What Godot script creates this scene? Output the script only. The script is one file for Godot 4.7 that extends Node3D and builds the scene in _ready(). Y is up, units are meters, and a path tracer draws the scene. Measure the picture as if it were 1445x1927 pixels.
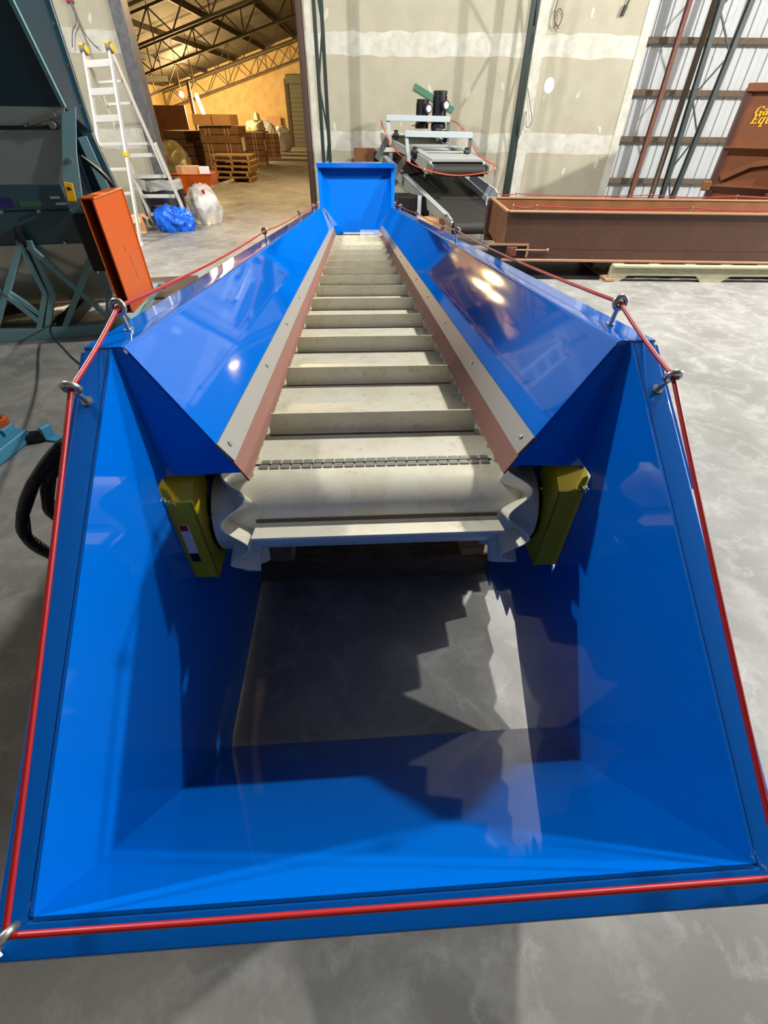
extends Node3D

# ------------------------------------------------------------------ mesh builder
class MB:
	var V := PackedVector3Array()
	var N := PackedVector3Array()
	func tri(a: Vector3, b: Vector3, c: Vector3, na: Vector3, nb: Vector3, nc: Vector3) -> void:
		if (b - a).cross(c - a).dot(na + nb + nc) > 0.0:
			V.append_array([a, c, b]); N.append_array([na, nc, nb])
		else:
			V.append_array([a, b, c]); N.append_array([na, nb, nc])
	func face(p: Array, hint: Vector3) -> void:
		var n := Vector3.ZERO
		for i in p.size():
			var a: Vector3 = p[i]
			var b: Vector3 = p[(i + 1) % p.size()]
			n += (a - p[0]).cross(b - p[0])
		if n.length() < 1e-12: return
		n = n.normalized()
		if n.dot(hint) < 0.0: n = -n
		for i in range(1, p.size() - 1): tri(p[0], p[i], p[i + 1], n, n, n)
	func prism(p: Array, off: Vector3) -> void:   # a planar outline, possibly concave, given thickness
		var n := Vector3.ZERO
		for i in p.size(): n += (p[i] - p[0]).cross(p[(i + 1) % p.size()] - p[0])
		n = n.normalized()
		if n.dot(off) > 0.0: n = -n
		var u: Vector3 = (p[1] - p[0]).normalized()
		var w := n.cross(u)
		var q := PackedVector2Array()
		for a in p: q.append(Vector2((a - p[0]).dot(u), (a - p[0]).dot(w)))
		var t := Geometry2D.triangulate_polygon(q)
		for i in range(0, t.size(), 3):
			tri(p[t[i]], p[t[i + 1]], p[t[i + 2]], n, n, n)
			tri(p[t[i]] + off, p[t[i + 1]] + off, p[t[i + 2]] + off, -n, -n, -n)
		var ccw := 0.0
		for i in q.size(): ccw += q[i].cross(q[(i + 1) % q.size()])
		for i in p.size():
			var a: Vector3 = p[i]
			var b: Vector3 = p[(i + 1) % p.size()]
			var o := (b - a).cross(n) * (1.0 if ccw > 0.0 else -1.0)
			face([a, b, b + off, a + off], o)
	func box(c: Vector3, s: Vector3, B := Basis(), bev := 0.0) -> void:
		var h := s * 0.5
		var e := minf(bev, minf(h.x, minf(h.y, h.z)) * 0.9)
		for k in 3:
			for sg in [-1.0, 1.0]:
				var i := (k + 1) % 3
				var j := (k + 2) % 3
				var q := []
				for m in [[-1, -1], [1, -1], [1, 1], [-1, 1]]:
					var p := Vector3.ZERO
					p[k] = h[k] * sg; p[i] = (h[i] - e) * m[0]; p[j] = (h[j] - e) * m[1]
					q.append(c + B * p)
				var n := Vector3.ZERO
				n[k] = sg
				face(q, B * n)
		if e <= 0.0: return
		for k in 3:
			var i := (k + 1) % 3
			var j := (k + 2) % 3
			for si in [-1.0, 1.0]:
				for sj in [-1.0, 1.0]:
					var q := []
					for m in [[-1, 0], [1, 0], [1, 1], [-1, 1]]:
						var p := Vector3.ZERO
						p[k] = (h[k] - e) * m[0]
						p[i] = (h[i] - (e if m[1] == 0 else 0.0)) * si
						p[j] = (h[j] - (0.0 if m[1] == 0 else e)) * sj
						q.append(c + B * p)
					var n := Vector3.ZERO
					n[i] = si; n[j] = sj
					face(q, B * n)
		for sx in [-1.0, 1.0]:
			for sy in [-1.0, 1.0]:
				for sz in [-1.0, 1.0]:
					face([c + B * Vector3(h.x * sx, (h.y - e) * sy, (h.z - e) * sz), c + B * Vector3((h.x - e) * sx, h.y * sy, (h.z - e) * sz), c + B * Vector3((h.x - e) * sx, (h.y - e) * sy, h.z * sz)], B * Vector3(sx, sy, sz))
	static func frame(d: Vector3, up := Vector3.UP) -> Basis:   # z along d
		var z := d.normalized()
		if absf(z.dot(up.normalized())) > 0.99: up = Vector3.RIGHT
		var x := up.cross(z).normalized()
		return Basis(x, z.cross(x), z)
	func bar(a: Vector3, b: Vector3, w: float, t: float, up := Vector3.UP, bev := 0.0) -> void:
		box((a + b) * 0.5, Vector3(w, t, a.distance_to(b)), frame(b - a, up), bev)
	func cyl(a: Vector3, b: Vector3, r: float, k := 12, r2 := -1.0, caps := true) -> void:
		if r2 < 0.0: r2 = r
		var B := frame(b - a)
		var sl := (r - r2) / maxf(a.distance_to(b), 1e-6)
		for i in k:
			var d0 := B * Vector3(cos(TAU * i / k), sin(TAU * i / k), 0)
			var d1 := B * Vector3(cos(TAU * (i + 1) / k), sin(TAU * (i + 1) / k), 0)
			var n0 := (d0 + B.z * sl).normalized()
			var n1 := (d1 + B.z * sl).normalized()
			tri(a + d0 * r, a + d1 * r, b + d0 * r2, n0, n1, n0)
			tri(b + d0 * r2, a + d1 * r, b + d1 * r2, n0, n1, n1)
			if caps:
				tri(a, a + d0 * r, a + d1 * r, -B.z, -B.z, -B.z)
				tri(b, b + d0 * r2, b + d1 * r2, B.z, B.z, B.z)
	func tube(p: Array, r: float, k := 8, closed := false) -> void:
		var n := p.size()
		var rings := []
		var up := Vector3.UP
		var t0: Vector3 = (p[1] - p[0]).normalized()
		if absf(t0.y) > 0.9: up = Vector3.RIGHT
		var x := up.cross(t0).normalized()
		for i in n:
			var t: Vector3
			if closed: t = (p[(i + 1) % n] - p[(i + n - 1) % n]).normalized()
			else: t = (p[mini(i + 1, n - 1)] - p[maxi(i - 1, 0)]).normalized()
			x = (x - t * x.dot(t)).normalized()
			var y := t.cross(x)
			var ring := []
			for j in k: ring.append(x * cos(TAU * j / k) + y * sin(TAU * j / k))
			rings.append(ring)
		for i in (n if closed else n - 1):
			var i2 := (i + 1) % n
			for j in k:
				var j2 := (j + 1) % k
				var a: Vector3 = rings[i][j]
				var b: Vector3 = rings[i][j2]
				var c: Vector3 = rings[i2][j]
				var d: Vector3 = rings[i2][j2]
				tri(p[i] + a * r, p[i] + b * r, p[i2] + c * r, a, b, c)
				tri(p[i2] + c * r, p[i] + b * r, p[i2] + d * r, c, b, d)
		if not closed:
			for e in [0, n - 1]:
				var t: Vector3 = (p[1] - p[0]).normalized() * -1.0 if e == 0 else (p[n - 1] - p[n - 2]).normalized()
				for j in k: tri(p[e], p[e] + rings[e][j] * r, p[e] + rings[e][(j + 1) % k] * r, t, t, t)
	func ring(c: Vector3, axis: Vector3, R: float, r: float, k := 20, m := 8) -> void:
		var B := frame(axis)
		var p := []
		for i in k: p.append(c + B * Vector3(cos(TAU * i / k) * R, sin(TAU * i / k) * R, 0))
		tube(p, r, m, true)
	func lathe(o: Vector3, axis: Vector3, prof: Array, k := 20) -> void:   # [radius, height] pairs
		var B := frame(axis)
		for i in prof.size() - 1:
			var r0: float = prof[i][0]
			var r1: float = prof[i + 1][0]
			var h0: float = prof[i][1]
			var h1: float = prof[i + 1][1]
			var nn := Vector2(h1 - h0, r0 - r1).normalized()
			for j in k:
				var d0 := B * Vector3(cos(TAU * j / k), sin(TAU * j / k), 0)
				var d1 := B * Vector3(cos(TAU * (j + 1) / k), sin(TAU * (j + 1) / k), 0)
				var n0 := d0 * nn.x + B.z * nn.y
				var n1 := d1 * nn.x + B.z * nn.y
				var a := o + d0 * r0 + B.z * h0
				var b := o + d1 * r0 + B.z * h0
				var c := o + d0 * r1 + B.z * h1
				var d := o + d1 * r1 + B.z * h1
				if r0 > 0.0: tri(a, b, c, n0, n1, n0)
				if r1 > 0.0: tri(c, b, d, n0, n1, n1)
	func grid(P: Array, hint := Vector3.ZERO, flip := false) -> void:   # rows of points, smooth
		var R := P.size()
		var C: int = P[0].size()
		var nm := []
		for i in R:
			var row := []
			for j in C:
				var du: Vector3 = P[i][mini(j + 1, C - 1)] - P[i][maxi(j - 1, 0)]
				var dv: Vector3 = P[mini(i + 1, R - 1)][j] - P[maxi(i - 1, 0)][j]
				var n := du.cross(dv).normalized()
				if flip: n = -n
				if hint != Vector3.ZERO and n.dot(hint) < 0.0: n = -n
				row.append(n)
			nm.append(row)
		for i in R - 1:
			for j in C - 1:
				tri(P[i][j], P[i][j + 1], P[i + 1][j], nm[i][j], nm[i][j + 1], nm[i + 1][j])
				tri(P[i + 1][j], P[i][j + 1], P[i + 1][j + 1], nm[i + 1][j], nm[i][j + 1], nm[i + 1][j + 1])
	func blob(c: Vector3, s: Vector3, seed_: int, rough: float, flat_bottom := true, k := 30) -> void:   # a crumpled bag
		var nz := FastNoiseLite.new()
		nz.seed = seed_; nz.frequency = 1.0; nz.fractal_octaves = 2
		nz.noise_type = FastNoiseLite.TYPE_SIMPLEX
		nz.fractal_type = FastNoiseLite.FRACTAL_RIDGED
		var P := []
		for i in k + 1:
			var row := []
			var th := PI * i / k
			for j in 2 * k + 1:
				var ph := TAU * (j % (2 * k)) / (2.0 * k)
				var d := Vector3(sin(th) * cos(ph), cos(th), sin(th) * sin(ph))
				var f := 1.0 + rough * nz.get_noise_3dv(d * 0.75)
				var p := d * f * s
				if flat_bottom: p.y = maxf(p.y, -s.y * 0.72)
				row.append(c + p)
			P.append(row)
		var nm := []
		for i in k + 1:
			var row := []
			for j in 2 * k + 1:
				var n: Vector3 = (P[i][(j + 1) % (2 * k)] - P[i][(j + 2 * k - 1) % (2 * k)]).cross(P[mini(i + 1, k)][j] - P[maxi(i - 1, 0)][j])
				var o: Vector3 = P[i][j] - c
				n = o.normalized() if n.length() < 1e-9 else n.normalized()
				row.append(n if n.dot(o) > 0.0 else -n)
			nm.append(row)
		for i in k:
			for j in 2 * k:
				tri(P[i][j], P[i][j + 1], P[i + 1][j + 1], nm[i][j], nm[i][j + 1], nm[i + 1][j + 1])
				tri(P[i][j], P[i + 1][j + 1], P[i + 1][j], nm[i][j], nm[i + 1][j + 1], nm[i + 1][j])
	func mesh() -> ArrayMesh:
		var a := []
		a.resize(Mesh.ARRAY_MAX)
		a[Mesh.ARRAY_VERTEX] = V
		a[Mesh.ARRAY_NORMAL] = N
		var m := ArrayMesh.new()
		m.add_surface_from_arrays(Mesh.PRIMITIVE_TRIANGLES, a)
		return m

# ------------------------------------------------------------------ naming
var used := {}
var M := {}

func numbered(n: String) -> String:
	var k: int = used.get(n, -1) + 1
	used[n] = k
	return n if k == 0 else "%s_%03d" % [n, k]

func tag(o: Node3D, label: String, category: String, group := "") -> Node3D:
	o.set_meta("label", label)
	o.set_meta("category", category)
	if group: o.set_meta("group", group)
	return o

func thing(called: String, label: String, category: String, at := Vector3.ZERO, turn := 0.0, group := "") -> Node3D:
	var o := Node3D.new()
	o.name = numbered(called)
	add_child(o)
	o.position = at
	o.rotation.y = turn
	tag(o, label, category, group)
	return o

func part(called: String, b: MB, mat: Material, parent: Node, label := "") -> MeshInstance3D:
	return piece(called, b.mesh(), mat, parent, Transform3D(), label)

func piece(called: String, mesh: Mesh, mat: Material, parent: Node, xf := Transform3D(), label := "") -> MeshInstance3D:
	var o := MeshInstance3D.new()
	o.mesh = mesh
	o.material_override = mat
	o.transform = xf
	o.name = numbered(called) if parent == self else called
	parent.add_child(o, true)
	o.cast_shadow = GeometryInstance3D.SHADOW_CASTING_SETTING_ON
	if label: o.set_meta("label", label)
	return o

func structure(called: String, b: MB, mat: Material) -> MeshInstance3D:
	var o := part(called, b, mat, self)
	o.set_meta("kind", "structure")
	return o

func struct_root(called: String, label := "") -> Node3D:
	var o := Node3D.new()
	o.name = numbered(called)
	add_child(o)
	o.set_meta("kind", "structure")
	if label: o.set_meta("label", label)
	return o

# ------------------------------------------------------------------ materials
func paint(c: Color, rough := 0.5, metal := 0.0, coat := 0.0) -> StandardMaterial3D:
	var m := StandardMaterial3D.new()
	m.albedo_color = c
	m.roughness = rough
	m.metallic = metal
	if coat > 0.0:
		m.clearcoat_enabled = true
		m.clearcoat = coat
		m.clearcoat_roughness = 0.06
	return m

func layer(size: int, freq: float, oct: int, sd: int, kind := FastNoiseLite.FRACTAL_FBM, warp := 0.0) -> PackedByteArray:
	var n := FastNoiseLite.new()
	n.seed = sd
	n.frequency = freq
	n.noise_type = FastNoiseLite.TYPE_SIMPLEX_SMOOTH
	n.fractal_type = kind
	n.fractal_octaves = oct
	if warp > 0.0:
		n.domain_warp_enabled = true
		n.domain_warp_amplitude = warp
		n.domain_warp_frequency = freq * 0.7
	var im := n.get_seamless_image(size, size)
	im.convert(Image.FORMAT_L8)
	return im.get_data()

# blends colour layers: base colour, then each [layer bytes, low, high, colour, strength]
func cloth_of(size: int, base: Color, layers: Array) -> ImageTexture:
	var out := PackedByteArray()
	out.resize(size * size * 3)
	for i in size * size:
		var r := base.r
		var g := base.g
		var b := base.b
		for l in layers:
			var t: float = clampf((l[0][i] / 255.0 - l[1]) / (l[2] - l[1]), 0.0, 1.0) * l[4]
			var c: Color = l[3]
			r += (c.r - r) * t
			g += (c.g - g) * t
			b += (c.b - b) * t
		out[i * 3] = int(clampf(r, 0, 1) * 255.0)
		out[i * 3 + 1] = int(clampf(g, 0, 1) * 255.0)
		out[i * 3 + 2] = int(clampf(b, 0, 1) * 255.0)
	return ImageTexture.create_from_image(Image.create_from_data(size, size, false, Image.FORMAT_RGB8, out))

func textured(tex: Texture2D, scale: Vector3, rough: float, world := true) -> StandardMaterial3D:
	var m := StandardMaterial3D.new()
	m.albedo_texture = tex
	m.roughness = rough
	m.uv1_triplanar = true
	m.uv1_world_triplanar = world
	m.uv1_scale = scale
	return m

func materials() -> void:
	var big := layer(1024, 0.004, 4, 11)
	var mid := layer(1024, 0.012, 5, 12, FastNoiseLite.FRACTAL_FBM, 60.0)
	var swirl := layer(1024, 0.013, 4, 13, FastNoiseLite.FRACTAL_RIDGED, 70.0)
	var fine := layer(1024, 0.12, 3, 14)
	M.floor = textured(cloth_of(1024, Color(0.545, 0.545, 0.532), [[big, 0.3, 0.75, Color(0.45, 0.446, 0.432), 0.7], [mid, 0.45, 0.9, Color(0.62, 0.62, 0.608), 0.8], [swirl, 0.62, 0.95, Color(0.72, 0.72, 0.71), 0.45], [fine, 0.35, 0.8, Color(0.42, 0.418, 0.405), 0.14]]), Vector3(0.22, 0.22, 0.22), 0.5)
	M.floor.metallic_specular = 0.5
	var s_big := layer(512, 0.008, 4, 21)
	var s_fine := layer(512, 0.09, 3, 22)
	var s_warp := layer(512, 0.02, 4, 23, FastNoiseLite.FRACTAL_FBM, 40.0)
	M.drywall = textured(cloth_of(512, Color(0.62, 0.60, 0.53), [[s_big, 0.35, 0.75, Color(0.585, 0.565, 0.495), 0.6], [s_fine, 0.4, 0.8, Color(0.665, 0.65, 0.585), 0.25]]), Vector3(0.5, 0.5, 0.5), 0.85)
	M.compound = textured(cloth_of(512, Color(0.705, 0.70, 0.66), [[s_warp, 0.4, 0.75, Color(0.65, 0.64, 0.585), 0.7], [s_big, 0.45, 0.8, Color(0.745, 0.745, 0.72), 0.6]]), Vector3(0.7, 0.7, 0.7), 0.9)
	M.belt = textured(cloth_of(512, Color(0.88, 0.865, 0.785), [[s_big, 0.45, 0.8, Color(0.82, 0.79, 0.68), 0.6], [s_warp, 0.70, 0.95, Color(0.62, 0.55, 0.41), 0.4], [s_fine, 0.4, 0.85, Color(0.91, 0.90, 0.84), 0.3]]), Vector3(1.6, 1.6, 1.6), 0.42)
	M.wood = textured(cloth_of(512, Color(0.66, 0.53, 0.37), [[layer(512, 0.03, 4, 31), 0.35, 0.75, Color(0.52, 0.39, 0.25), 0.7], [s_fine, 0.4, 0.8, Color(0.72, 0.60, 0.44), 0.5]]), Vector3(0.6, 2.6, 2.6), 0.8)
	M.dark_wood = textured(cloth_of(512, Color(0.40, 0.34, 0.28), [[s_warp, 0.35, 0.75, Color(0.28, 0.23, 0.19), 0.7], [s_fine, 0.4, 0.8, Color(0.46, 0.40, 0.33), 0.5]]), Vector3(0.7, 2.5, 2.5), 0.85)
	M.carton = textured(cloth_of(512, Color(0.50, 0.37, 0.25), [[s_big, 0.35, 0.75, Color(0.44, 0.32, 0.21), 0.6]]), Vector3(1, 1, 1), 0.85)
	M.block = textured(cloth_of(512, Color(0.70, 0.60, 0.42), [[s_big, 0.3, 0.75, Color(0.62, 0.52, 0.35), 0.6], [s_fine, 0.4, 0.8, Color(0.76, 0.67, 0.48), 0.4]]), Vector3(0.4, 0.4, 0.4), 0.8)
	M.rust = textured(cloth_of(512, Color(0.35, 0.17, 0.10), [[s_warp, 0.35, 0.75, Color(0.47, 0.25, 0.15), 0.7]]), Vector3(1, 1, 1), 0.6)
	M.steel_sheet = textured(cloth_of(512, Color(0.84, 0.81, 0.75), [[s_big, 0.35, 0.75, Color(0.78, 0.75, 0.69), 0.6]]), Vector3(0.6, 0.6, 0.6), 0.27)
	M.steel_sheet.metallic = 0.5
	M.brown = textured(cloth_of(512, Color(0.285, 0.185, 0.145), [[s_big, 0.4, 0.8, Color(0.32, 0.215, 0.17), 0.6], [s_warp, 0.72, 0.95, Color(0.42, 0.32, 0.27), 0.35]]), Vector3(0.5, 0.5, 0.5), 0.36)
	M.brown_edge = paint(Color(0.60, 0.44, 0.33), 0.45)
	M.tan_plate = textured(cloth_of(512, Color(0.47, 0.30, 0.17), [[s_big, 0.35, 0.75, Color(0.41, 0.26, 0.15), 0.7], [s_warp, 0.6, 0.9, Color(0.54, 0.37, 0.23), 0.4]]), Vector3(0.7, 0.7, 0.7), 0.5)
	M.crate = textured(cloth_of(512, Color(0.43, 0.25, 0.13), [[s_big, 0.35, 0.75, Color(0.38, 0.21, 0.11), 0.6]]), Vector3(0.6, 0.6, 0.6), 0.5)
	M.jamb = textured(cloth_of(512, Color(0.33, 0.33, 0.35), [[s_warp, 0.35, 0.75, Color(0.25, 0.25, 0.27), 0.7]]), Vector3(0.8, 0.8, 0.8), 0.55)
	M.jamb_brown = paint(Color(0.24, 0.16, 0.13), 0.6)
	M.corrugated = paint(Color(0.71, 0.72, 0.73), 0.5)
	M.blue = paint(Color(0.0, 0.365, 0.745), 0.045)
	M.blue_flange = M.blue
	M.steel = paint(Color(0.72, 0.72, 0.70), 0.28, 0.9)
	M.strip = paint(Color(0.545, 0.54, 0.515), 0.5, 0.1)
	M.rubber = paint(Color(0.475, 0.32, 0.27), 0.75)
	M.clip = paint(Color(0.60, 0.60, 0.57), 0.4, 0.4)
	M.dirt = paint(Color(0.36, 0.31, 0.24), 0.9)
	M.yellow = paint(Color(0.70, 0.62, 0.05), 0.4)
	M.label_yellow = paint(Color(0.93, 0.68, 0.05), 0.5)
	M.white = paint(Color(0.85, 0.85, 0.84), 0.6)
	M.red = paint(Color(0.60, 0.09, 0.11), 0.4)
	M.orange_cord = paint(Color(0.85, 0.32, 0.20), 0.4)
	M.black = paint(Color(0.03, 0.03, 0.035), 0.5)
	M.hose = paint(Color(0.02, 0.02, 0.022), 0.35)
	M.teal = paint(Color(0.175, 0.285, 0.335), 0.28, 0.0, 0.3)
	M.teal_frame = paint(Color(0.42, 0.57, 0.61), 0.4)
	M.lean = paint(Color(0.55, 0.60, 0.60), 0.35, 0.5)
	M.teal_dark = paint(Color(0.02, 0.175, 0.23), 0.35)
	M.orange = paint(Color(0.73, 0.315, 0.075), 0.4)
	M.sky_bar = paint(Color(0.25, 0.55, 0.70), 0.4)
	M.alum = paint(Color(0.80, 0.80, 0.785), 0.45, 0.35)
	M.pale_wood = textured(cloth_of(512, Color(0.68, 0.66, 0.55), [[s_warp, 0.35, 0.75, Color(0.60, 0.58, 0.47), 0.6]]), Vector3(0.6, 2.6, 2.6), 0.85)
	M.post = paint(Color(0.055, 0.13, 0.115), 0.5)
	M.grey_paint = paint(Color(0.60, 0.62, 0.61), 0.45)
	M.grey_light = paint(Color(0.66, 0.70, 0.72), 0.45)
	M.grey_dark = paint(Color(0.36, 0.36, 0.35), 0.5)
	M.dark_belt = paint(Color(0.135, 0.13, 0.115), 0.7)
	M.motor = paint(Color(0.055, 0.065, 0.085), 0.4)
	M.navy = paint(Color(0.03, 0.06, 0.11), 0.45)
	M.blue_bag = paint(Color(0.08, 0.38, 0.86), 0.28)
	M.truss = paint(Color(0.20, 0.165, 0.11), 0.7)
	M.roof = paint(Color(0.27, 0.245, 0.19), 0.85)
	M.pale_beam = paint(Color(0.74, 0.74, 0.64), 0.6)
	M.hall_door = paint(Color(0.30, 0.31, 0.27), 0.6)
	M.ceiling = paint(Color(0.45, 0.45, 0.45), 0.85)
	M.side_wall = paint(Color(0.50, 0.495, 0.47), 0.85)
	M.label_blue = paint(Color(0.10, 0.13, 0.38), 0.5)
	M.green_dull = paint(Color(0.22, 0.38, 0.28), 0.5)
	M.green = paint(Color(0.22, 0.42, 0.33), 0.6)
	M.paper = paint(Color(0.90, 0.89, 0.88), 0.8)
	M.shade_carton = paint(Color(0.30, 0.21, 0.15), 0.85)
	M.tan_carton = paint(Color(0.80, 0.61, 0.42), 0.85)
	M.bulk = paint(Color(0.72, 0.73, 0.76), 0.8)
	M.wrap = paint(Color(0.45, 0.42, 0.30), 0.4)
	M.gloss_white = paint(Color(0.72, 0.73, 0.74), 0.3)
	var film := paint(Color(0.86, 0.86, 0.83, 0.42), 0.3)
	film.transparency = BaseMaterial3D.TRANSPARENCY_ALPHA
	M.film = film
	var glow := paint(Color(1, 0.93, 0.8), 0.5)
	glow.emission_enabled = true
	glow.emission = Color(1.0, 0.90, 0.72)
	glow.emission_energy_multiplier = 6.0
	M.glow = glow
	var bay := paint(Color(1, 1, 1), 0.5)
	bay.emission_enabled = true
	bay.emission = Color(1.0, 0.98, 0.95)
	bay.emission_energy_multiplier = 8.0
	M.bay = bay

# ------------------------------------------------------------------ scene
func w(x: float, y: float, f: float) -> Vector3:   # right, up, forward of the viewer's station
	return Vector3(x, y, -f)

func _ready() -> void:
	view_and_light()
	materials()
	shell()
	columns()
	far_hall()
	conveyor()
	cribbing()
	mixer()
	trough_machine()
	crate()
	twin_conveyor()
	ladder()
	doorway_clutter()
	hall_goods()
	small_things()

func view_and_light() -> void:
	var cam := Camera3D.new()
	cam.name = "camera"
	cam.position = Vector3(0, 1.57, 0)
	cam.rotation_degrees = Vector3(-41.74, 0, 0.619)
	cam.fov = 98.17
	cam.near = 0.02
	cam.far = 200.0
	add_child(cam)
	cam.current = true
	var env := Environment.new()
	env.background_mode = Environment.BG_COLOR
	env.background_color = Color(0.05, 0.05, 0.06)
	env.ambient_light_source = Environment.AMBIENT_SOURCE_DISABLED
	env.tonemap_mode = Environment.TONE_MAPPER_LINEAR
	env.tonemap_exposure = 1.05
	env.sdfgi_enabled = true
	env.ssao_enabled = true
	env.ssil_enabled = true
	var we := WorldEnvironment.new()
	we.name = "world_environment"
	we.environment = env
	add_child(we)
	# unseen high-bay lamps above the frame, placed to cast the chute and floor shadows
	lamp(-4.56, 4.56, 48.0, "unseen white high-bay lamp over the left machine")
	lamp(2.69, 5.08, 40.0, "unseen white high-bay lamp over the right side of the blue conveyor")
	lamp(10.5, 4.1, 145.0, "unseen white high-bay lamp far to the right of the blue conveyor")

func lamp(x: float, f: float, e: float, label: String) -> void:
	var t := thing("unseen_high_bay_lamp", label, "lamp", Vector3(x, 5.45, -f))
	var b := MB.new()
	b.lathe(Vector3(0, 0, 0), Vector3.UP, [[0.30, 0.0], [0.30, 0.02], [0.12, 0.22], [0.10, 0.34], [0.0, 0.34]], 24)
	part("reflector", b, paint(Color(0.8, 0.8, 0.8), 0.4, 0.6), t)
	b = MB.new()
	b.cyl(Vector3(0, 0.012, 0), Vector3(0, 0.02, 0), 0.27, 24)
	var bay := paint(Color(1, 1, 1), 0.5)
	bay.emission_enabled = true
	bay.emission = Color(1.0, 0.98, 0.95)
	bay.emission_energy_multiplier = 8.0
	part("lens", b, bay, t)
	b = MB.new()
	b.cyl(Vector3(0, 0.34, 0), Vector3(0, 1.72, 0), 0.01, 8)
	part("hanger", b, paint(Color(0.4, 0.4, 0.4), 0.5, 0.8), t)
	var l := OmniLight3D.new()
	l.name = "lamp_light"
	l.position = Vector3(0, -0.08, 0)
	l.light_energy = e
	l.light_color = Color(1.0, 0.985, 0.955)
	l.light_size = 0.16
	l.omni_range = 60.0
	l.omni_attenuation = 2.0
	l.shadow_enabled = true
	t.add_child(l)

func warm(at: Vector3, e: float, size: float, parent: Node) -> void:
	var l := OmniLight3D.new()
	l.name = "warm_light"
	l.position = at
	l.light_energy = e
	l.light_color = Color(1.0, 0.84, 0.58)
	l.light_size = size
	l.omni_range = 80.0
	l.omni_attenuation = 2.0
	l.shadow_enabled = true
	parent.add_child(l)

# ------------------------------------------------------------------ room
const D := 10.45      # drywall partition

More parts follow.
